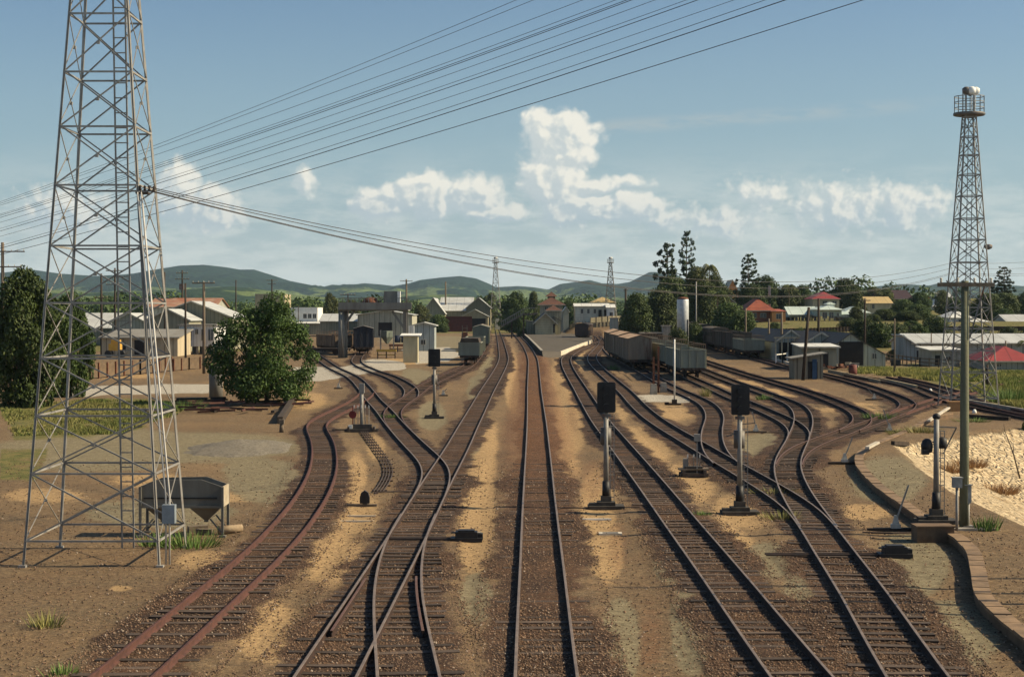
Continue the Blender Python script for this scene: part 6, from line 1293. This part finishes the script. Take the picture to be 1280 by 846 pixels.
# the dark mass right of the station
MR = [('dark', 'dark rounded tree at the left end of the mass behind the box wagons', 797, 366, 50, 300), ('dark', 'dark rounded tree behind the low van shed', 826, 360, 56, 310), ('dark', 'dense dark tree between the tall pine and the silver tank', 842, 346, 50, 330), ('pine', 'tall dense hoop pine, leftmost of the tall pines', 834, 305, 44, 345), ('pine_thin', 'tallest thin bare topped pine right of the dense pine', 858, 290, 34, 350),
      ('tall', 'tall olive gum behind the silver tank', 872, 332, 46, 345), ('dark', 'dense tree right of the silver tank', 880, 352, 50, 300), ('broad', 'leafy tree between the tank and the dark shrubs', 893, 345, 44, 380), ('palm', 'tall palm with drooping fronds above the dark trees', 887, 329, 26, 330), ('palm', 'lower palm half buried in dark trees', 897, 362, 30, 290), ('pine', 'cone shaped hoop pine behind the orange house', 935, 318, 36, 420),
      ('broad', 'olive tree right of the cone shaped pine', 958, 346, 44, 440), ('broad', 'tree behind the orange house ridge', 940, 356, 46, 400), ('dark', 'dark shrubs between the derelict carriages and orange house', 912, 378, 60, 268), ('dark', 'dark tree just in front of the orange house', 928, 388, 44, 262), ('bush_dark', 'shrub clump by the foot of the silver tank', 848, 408, 34, 246), ('bush_dark', 'dark shrub below the silver tank on its right', 868, 400, 30, 262),
      ('dark', 'dark tree mass behind the mint house, left', 985, 356, 40, 440), ('palm', 'small palm on the skyline right of the olive tree', 986, 355, 20, 420), ('broad', 'skyline tree left of the red roofed house', 1003, 357, 34, 460), ('airy', 'open crowned tree behind the palm on the skyline', 970, 360, 30, 470), ('broad', 'large rounded tree right of the red pyramid roof', 1056, 349, 44, 480), ('dark', 'dark tree above the mint cottage', 1068, 362, 34, 390),
      ('dark', 'dark tree hiding part of the mint cottage', 1070, 383, 22, 345), ('airy', 'skyline trees behind the yellow roof', 1092, 358, 34, 520), ('tall', 'slim skyline tree left of the church', 1108, 360, 24, 520), ('broad', 'green tree in front of the yellow roofed house', 1112, 386, 30, 400), ('dark', 'dark bushy tree below the church', 1128, 374, 40, 380), ('broad', 'tree in front of the church roof', 1150, 366, 34, 470), ('dark', 'dark tree right below the church gable', 1148, 380, 40, 370),
      ('bush', 'spreading green shrub left of the grassy track cutting', 1098, 400, 50, 262), ('dark', 'dark tree spilling over the engine shed roof', 1080, 398, 40, 268), ('bush_dark', 'large shrub above the long workshop roof', 1170, 393, 46, 285), ('dark', 'dark tree behind the white pyramid roof', 1195, 372, 36, 400), ('dark', 'dense tree right of the tower legs', 1235, 366, 46, 360), ('pine', 'hoop pine at the right, beyond the tower', 1255, 334, 36, 400),
      ('dark', 'dark tree below the right hoop pine', 1256, 366, 44, 370), ('broad', 'tree at the right edge behind the cottage', 1284, 368, 40, 380), ('tall', 'gum tree between the church and the tower', 1178, 362, 26, 430), ('bush_dark', 'shrubs around the red roofed shed', 1246, 449, 30, 204), ('palm', 'palm leaning in at the right edge above the red roof', 1281, 425, 20, 204), ('broad', 'tree behind the verandah house', 1216, 380, 40, 380), ('bush', 'bush left of the white pyramid house', 1140, 400, 30, 300),
      ('broad', 'light green tree between orange house and mint house', 985, 382, 24, 360), ('bush_dark', 'low shrubs at the side of the orange house', 976, 404, 24, 320), ('bush', 'shrubs near the long pale building end', 783, 385, 26, 350), ('bush', 'bright bush in front of the dark tree mass', 884, 410, 30, 268), ('dark', 'dark tree behind the tall olive gum', 905, 360, 40, 440), ('dark', 'dark tree beside the left brick building', 1016, 372, 22, 480), ('bush_dark', 'dark bush in front of the mint cottage', 1092, 392, 24, 330)]
for k, lab, px, pt, wp_, Y_ in MR: tree(k, lab, px, pt, wp_, Y_, group='trees on the right hand rise' if px > 900 else 'trees beside the silver tank')
tree('bush_dark', 'dark shrub at the right edge on top of the stone bank', 1283, 522, 16, 97, zb=-1.0)
for k, (px, pt, w_, Y_, kd, lab) in enumerate([(1000, 408, 26, 262, 'bush_dark', 'low dark hedge shrub below the mint house, left'), (1040, 410, 30, 262, 'bush_dark', 'low dark hedge shrub below the mint house, right'), (1062, 396, 34, 300, 'bush_dark', 'dark shrubs at the corner of the mint house lawn'), (1120, 402, 44, 275, 'bush_dark', 'dark shrub group between the engine shed and long workshop'),
   (1148, 404, 36, 262, 'bush', 'green shrubs above the left end of the long workshop'), (1222, 406, 40, 268, 'bush_dark', 'dark shrubs behind the long workshop roof near the tower'), (1262, 407, 40, 268, 'bush_dark', 'dark shrubs behind the long workshop roof at the right edge'), (1290, 404, 34, 262, 'bush', 'green shrub at the far right behind the workshop roof'), (1118, 436, 22, 212, 'bush_dark', 'shrub in the shade between lean-to and workshop'), (1106, 386, 40, 345, 'dark', 'dark tree between mint cottage and yellow roof'), (1134, 388, 40, 330, 'dark', 'dark tree below the church porch'), (968, 402, 20, 300, 'bush_dark', 'dark shrub at the foot of the orange house'), (1255, 386, 30, 345, 'broad', 'green tree left of the edge cottage')]):
    tree(kd, lab, px, pt, w_, Y_, group='shrubs and trees on the slope above the sheds')
# far treeline
g = np.random.default_rng(21); BLB = []
for k in range(520):
    Y_ = g.uniform(520, 1700); px = g.uniform(-60, 1340); x_ = (px - 640) / F * Y_; 
    if 640 < px < 780 and Y_ < 620: continue
    if px > 885 and g.random() < .8: continue
    h = g.uniform(5, 11) * (1 + Y_ / 2600) * (.75 if px > 885 else 1); BLB.append((x_, Y_, T(x_, Y_) + h * .42, h * g.uniform(.5, 1.1), h * .6, h * .55))
cm = leaves_mesh('forest', BLB, 150000, .9, 22, shell=.5); cm.materials.append(LM['dark']); o = bpy.data.objects.new('forest', cm); COL.objects.link(o); tag(o, None, None, None, 'stuff'); o['label'] = 'far belt of dark green woodland below the hills'
# grass
def grass_field(name, label, poly_px, n, h0, h1, cols, dens_noise=True):
    g = random.Random(5); P = poly_px; xs = [a for a, b in P]; ys = [b for a, b in P]; pts = []
    cs = [G(a, b) for a, b in P]; y0, y1 = min(c.y for c in cs), max(c.y for c in cs); x0, x1 = min(c.x for c in cs), max(c.x for c in cs)
    def inside(x, y):
        c = False
        for (xa, ya), (xb, yb) in zip(P, P[1:] + P[:1]):
            if (ya > y) != (yb > y) and x < (xb - xa) * (y - ya) / (yb - ya) + xa: c = not c
        return c
    while len(pts) < n:
        y = 1 / g.uniform(1 / y1, 1 / y0); x = g.uniform(x0, x1); z = T(x, y); u_, v_ = proj(x, y, z)
        if not inside(u_, v_): continue
        if noise.noise(Vector((x * .35, y * .25, 2))) > g.uniform(-.25, .35): pts.append(Vector((x, y, z)))
    V = []; Fc = []; tone = []
    for q in pts:
        tn = min(1, max(0, .5 + .5 * noise.noise(Vector((q.x * .12, q.y * .12, 9))) + g.uniform(-.3, .3)))
        for k in range(5):
            a = g.uniform(0, 6.28); b = g.uniform(0, 6.28); h = g.uniform(h0, h1); w_ = .045; x, y = q.x + g.uniform(-.22, .22), q.y + g.uniform(-.3, .3); lx, ly = math.cos(b) * h * .35, math.sin(b) * h * .35; o = len(V)
            V += [(x - math.cos(a) * w_, y - math.sin(a) * w_, q.z - .03), (x + math.cos(a) * w_, y + math.sin(a) * w_, q.z - .03), (x + lx, y + ly, q.z + h)]; Fc.append((o, o + 1, o + 2)); tone += [tn] * 3
    me = bpy.data.meshes.new(name); me.from_pydata(V, [], Fc); me.update(); at = me.attributes.new('tone', 'FLOAT', 'POINT'); at.data.foreach_set('value', tone)
    ma = bpy.data.materials.new(name + '_blades'); ma.use_nodes = True; t = NT(ma.node_tree); b = t.n['Principled BSDF']; t.put(b.inputs['Base Color'], t.mix(t.attr('tone'), cols[0], cols[1])); b.inputs['Roughness'].default_value = .8; b.inputs['Specular IOR Level'].default_value = .1
    me.materials.append(ma); o = bpy.data.objects.new(name, me); COL.objects.link(o); o['kind'] = 'stuff'; o['label'] = label; return o
grass_field('long_grass', 'tall yellow green grass around the siding and right tower', [(1062, 461), (1130, 461), (1290, 466), (1290, 512), (1250, 505), (1215, 490), (1170, 476), (1110, 470), (1065, 466)], 12000, .12, .45, ((.10, .15, .03), (.34, .30, .10)))
grass_field('short_grass', 'patchy short green grass behind the near tower', [(0, 506), (120, 500), (235, 503), (220, 518), (150, 542), (20, 545)], 6000, .06, .22, ((.08, .12, .025), (.24, .20, .08)))
def tuft(label, px, py, r_, h, c, n=150, name='grass_tuft'):
    q = G(px, py); g = random.Random(px); V = []; Fc = []; tone = []
    for k in range(n):
        a = g.uniform(0, 6.28); rr = r_ * g.random() ** .7; b = g.uniform(0, 6.28); hh = h * g.uniform(.5, 1.1); x, y = rr * math.cos(a), rr * math.sin(a); w_ = .02; lx, ly = x * .5 + math.cos(b) * hh * .3, y * .5 + math.sin(b) * hh * .3; o = len(V)
        V += [(x - math.sin(b) * w_, y + math.cos(b) * w_, -.03), (x + math.sin(b) * w_, y - math.cos(b) * w_, -.03), (x + lx, y + ly, hh)]; Fc.append((o, o + 1, o + 2)); tone += [g.random()] * 3
    me = bpy.data.meshes.new(name); me.from_pydata(V, [], Fc); me.update(); at = me.attributes.new('tone', 'FLOAT', 'POINT'); at.data.foreach_set('value', tone)
    key = 'tuft_' + c; 
    if key not in MATS:
        ma = bpy.data.materials.new(key); ma.use_nodes = True; t = NT(ma.node_tree); b = t.n['Principled BSDF']; cc = {'g': ((.06, .12, .02), (.14, .22, .04)), 'y': ((.16, .17, .04), (.28, .24, .08)), 'b': ((.26, .14, .06), (.38, .24, .11))}[c]; t.put(b.inputs['Base Color'], t.mix(t.attr('tone'), *cc)); b.inputs['Roughness'].default_value = .8; MATS[key] = ma
    me.materials.append(MATS[key]); o = bpy.data.objects.new(name, me); COL.objects.link(o); o.location = q; tag(o, label, 'grass tuft', 'tufts of grass in the yard'); return o
for a in (('green weeds under the hopper, beside the tower legs', 238, 683, .8, .5, 'g', 230), ('green weeds at the left leg of the hopper', 196, 682, .5, .4, 'g', 120), ('pale weed tuft on the bare dirt at bottom left', 58, 782, .35, .35, 'y', 80), ('weed at the bottom edge below the pale weed', 78, 845, .3, .25, 'g', 90), ('green weed beside the second right track', 878, 645, .25, .2, 'g', 90), ('yellow green weed inside the right junction', 968, 618, .8, .25, 'y', 200), ('weed between rails near the right junction', 978, 650, .6, .35, 'y', 160),
          ('tall weed near the open wagons', 882, 496, .4, .9, 'y', 120), ('weed in the siding near the outer bend', 955, 500, .6, .5, 'g', 140), ('weed under the box wagons', 767, 462, .6, .6, 'g', 120), ('grass tuft by the rusty junction at right', 1099, 524, 1.0, .5, 'g', 260), ('grass beside the kerb bend', 1132, 543, .9, .4, 'y', 240), ('second grass clump right of the kerb bend', 1152, 540, .9, .4, 'y', 220), ('green weed at the foot of the grey boxes', 1233, 663, .35, .5, 'g', 150),
          ('weed on the kerb top below the plinth', 1262, 778, .3, .3, 'g', 110), ('dry brown grass on the upper stone bank', 1210, 583, .9, .5, 'b', 420), ('dry brown grass clump low on the stone bank', 1248, 616, .9, .5, 'b', 420), ('dry brown grass near the left of the bank', 1187, 590, .6, .5, 'b', 300), ('green tuft beyond the bank top', 1215, 527, 1.0, .3, 'g', 200), ('tall green reeds beside the tower foot', 1262, 503, 1.4, 1.2, 'g', 500), ('green weed below the crossing by the rusty link', 489, 523, .8, .3, 'g', 180), ('weeds at the end of the dark beam', 372, 500, .8, .5, 'g', 200), ('weeds by the left yard fence', 225, 512, 1.6, .7, 'g', 400)): tuft(*a)
p0 = G(1275, 598); m = MB(); m.tube([(0, 0, 0), (-.35, 0, 1.3), (-.75, .1, 2.4), (-.85, 0, 2.8)], [.05, .035, .02, .01], 6); m.tube([(-.35, 0, 1.3), (-.3, .1, 1.9)], [.02, .008], 5); o = m.build('dead_branch', bark, None, p0); tag(o, 'bare crooked branch standing on the stone bank at the right edge', 'branch')
# loose stones on the ballast
def stones():
    g = np.random.default_rng(3); n = 130000; ys = 1 / g.uniform(1 / 78, 1 / 27.5, n); xs = g.uniform(-.31, .31, n) * ys
    dt = np.full(n, 1e9)
    for nm, Q in PATH.items(): q = Q[::3]; dt = np.minimum(dt, seg_dist(xs, ys, q))
    keep = ((dt < 1.6) & (g.random(n) < .9)) | (g.random(n) < .16); keep &= ~((xs > edge_x(ys) - .2)); xs, ys, dt = xs[keep], ys[keep], dt[keep]; n = len(xs); z = terrain(xs, ys) + .02 + .03 * (dt < 1.6)
    s = g.uniform(.010, .036, n) * (ys / 45) ** .35; O = np.array([(1, 0, 0), (-1, 0, 0), (0, 1, 0), (0, -1, 0), (0, 0, .8), (0, 0, -.5)]); Fo = np.array([(0, 2, 4), (2, 1, 4), (1, 3, 4), (3, 0, 4), (2, 0, 5), (1, 2, 5), (3, 1, 5), (0, 3, 5)])
    V = O[None] * s[:, None, None] * g.uniform(.6, 1.4, (n, 6, 1)); a = g.uniform(0, 6.28, n); c, sn = np.cos(a)[:, None], np.sin(a)[:, None]; X = V[:, :, 0] * c - V[:, :, 1] * sn + xs[:, None]; Y = V[:, :, 0] * sn + V[:, :, 1] * c + ys[:, None]; Z = V[:, :, 2] + z[:, None]
    V = np.stack([X, Y, Z], -1).reshape(-1, 3); F3 = (Fo[None] + np.arange(n)[:, None, None] * 6).reshape(-1, 3)
    me = bpy.data.meshes.new('loose_stones'); me.vertices.add(len(V)); me.vertices.foreach_set('co', V.astype(np.float32).ravel()); me.loops.add(F3.size); me.polygons.add(len(F3)); me.loops.foreach_set('vertex_index', F3.ravel().astype(np.int32)); me.polygons.foreach_set('loop_start', np.arange(0, F3.size, 3, dtype=np.int32)); me.update(calc_edges=True)
    at = me.attributes.new('tone', 'FLOAT', 'POINT'); at.data.foreach_set('value', np.repeat(g.random(n), 6).astype(np.float32))
    ma = bpy.data.materials.new('stone_mix'); ma.use_nodes = True; t = NT(ma.node_tree); b = t.n['Principled BSDF']; v = t.attr('tone'); c1 = t.mix(v, (.050, .034, .024), (.25, .155, .095)); c1 = t.mix(t.ramp(v, .94, .99), c1, (.38, .31, .24)); t.put(b.inputs['Base Color'], c1); b.inputs['Roughness'].default_value = .95; me.materials.append(ma)
    o = bpy.data.objects.new('loose_gravel', me); COL.objects.link(o); o['kind'] = 'stuff'; o['label'] = 'loose ballast stones along the tracks'
stones()

# ------------------------------------------------------------ overhead wires
wire_m = pm('wire', (.05, .045, .045), (.07, .065, .06), 1, .7)
def wire_obj(label, pts, r_, group):
    m = MB(); m.tube(pts, r_, 5, cap=True); o = m.build('overhead_wire', wire_m); tag(o, label, 'wire', group)
tops = [(635, 183, 1), (656, 187, 1), (717, 195, 1), (758, 207, 1), (772, 209.5, 1.3), (778, 212, 1.5), (807, 219, 1), (846, 228, 1), (860, 231.5, 1.5), (905, 240, 1), (944, 252, 1.2), (969, 256, 1.9), (1065, 268, 1.6)]
ORD = ['topmost', 'second', 'third', 'fourth', 'fifth', 'sixth', 'seventh', 'eighth', 'ninth', 'tenth', 'eleventh', 'twelfth', 'lowest']
for k, (xt, yl, th) in enumerate(tops):
    xa, ya, xb, yb = 191, yl, xt, 4.7; sl = (yb - ya) / (xb - xa); sag = .75
    A_ = W(-200, ya + sl * (-200 - xa), 112); B_ = W(xb + 420, yb + sl * 420, 50)
    def pt(t): q = A_.lerp(B_, t); q.z -= sag * 4 * t * (1 - t); return q
    # re-aim the ends so that the sagging wire still passes through both sighted points
    for _ in range(6):
        e = []
        for (px_, py_) in ((xa, ya), (xb, yb)):
            lo, hi = 0.0, 1.0
            for _k in range(30):
                md = (lo + hi) / 2; q = pt(md); u_, v_ = proj(q.x, q.y, q.z)
                if u_ < px_: lo = md
                else: hi = md
            q = pt(lo); u_, v_ = proj(q.x, q.y, q.z); e.append((lo, (v_ - py_) * q.y / F))
        (t1, e1), (t2, e2) = e; M_ = np.array([[1 - t1, t1], [1 - t2, t2]]); d = np.linalg.solve(M_, [e1, e2]); A_.z += d[0]; B_.z += d[1]
    wire_obj(f'{ORD[k]} of the thirteen dark wires slanting up across the sky', [pt(i / 40) for i in range(41)], .0095 * th, 'power wires crossing the sky')
for k, (y1, ym, y2) in enumerate(((235, 343, 328.5), (237, 351.5, 335), (239, 361, 341), (240, 362.5, 342.5))):
    A_ = W(191, y1, 45.5); B_ = W(1190, y2, 116); best = None
    for sag in np.linspace(.2, 14, 140):
        lo, hi = 0, 1
        for _k in range(24):
            md = (lo + hi) / 2; q = A_.lerp(B_, md); u_, v_ = proj(q.x, q.y, q.z)
            if u_ < 800: lo = md
            else: hi = md
        q = A_.lerp(B_, lo); q.z -= sag * 4 * lo * (1 - lo); v_ = proj(q.x, q.y, q.z)[1]
        if best is None or abs(v_ - ym) < best[0]: best = (abs(v_ - ym), sag)
    pts = [A_.lerp(B_, i / 40) - Vector((0, 0, best[1] * 4 * (i / 40) * (1 - i / 40))) for i in range(41)]
    C_ = W(1400, y2 - 26 + k * 2, 190); pts += [B_.lerp(C_, i / 10) - Vector((0, 0, .8 * 4 * (i / 10) * (1 - i / 10))) for i in range(1, 11)]
    wire_obj(('upper', 'second', 'third', 'lowest')[k] + ' of the four cables sagging from the near tower to the right tower', pts, (.012, .012, .013, .011)[k], 'cables between the towers')

# ------------------------------------------------------------ haze: one even box of air
m = MB(); m.box((0, 3980, 195), (18000, 8100, 410)); hz_ = m.build('haze', []); hz_['kind'] = 'stuff'
zmin = -12.0
for v_ in hz_.data.vertices:
    if v_.co.z < 10: v_.co.z = zmin - 10
ma = bpy.data.materials.new('haze_air'); ma.use_nodes = True; t = ma.node_tree; t.nodes.clear(); pv = t.nodes.new('ShaderNodeVolumePrincipled'); pv.inputs['Color'].default_value = (.58, .78, 1.0, 1); pv.inputs['Density'].default_value = 4.6e-5; pv.inputs['Anisotropy'].default_value = .2
ou = t.nodes.new('ShaderNodeOutputMaterial'); t.links.new(pv.outputs[0], ou.inputs['Volume']); hz_.data.materials.append(ma)
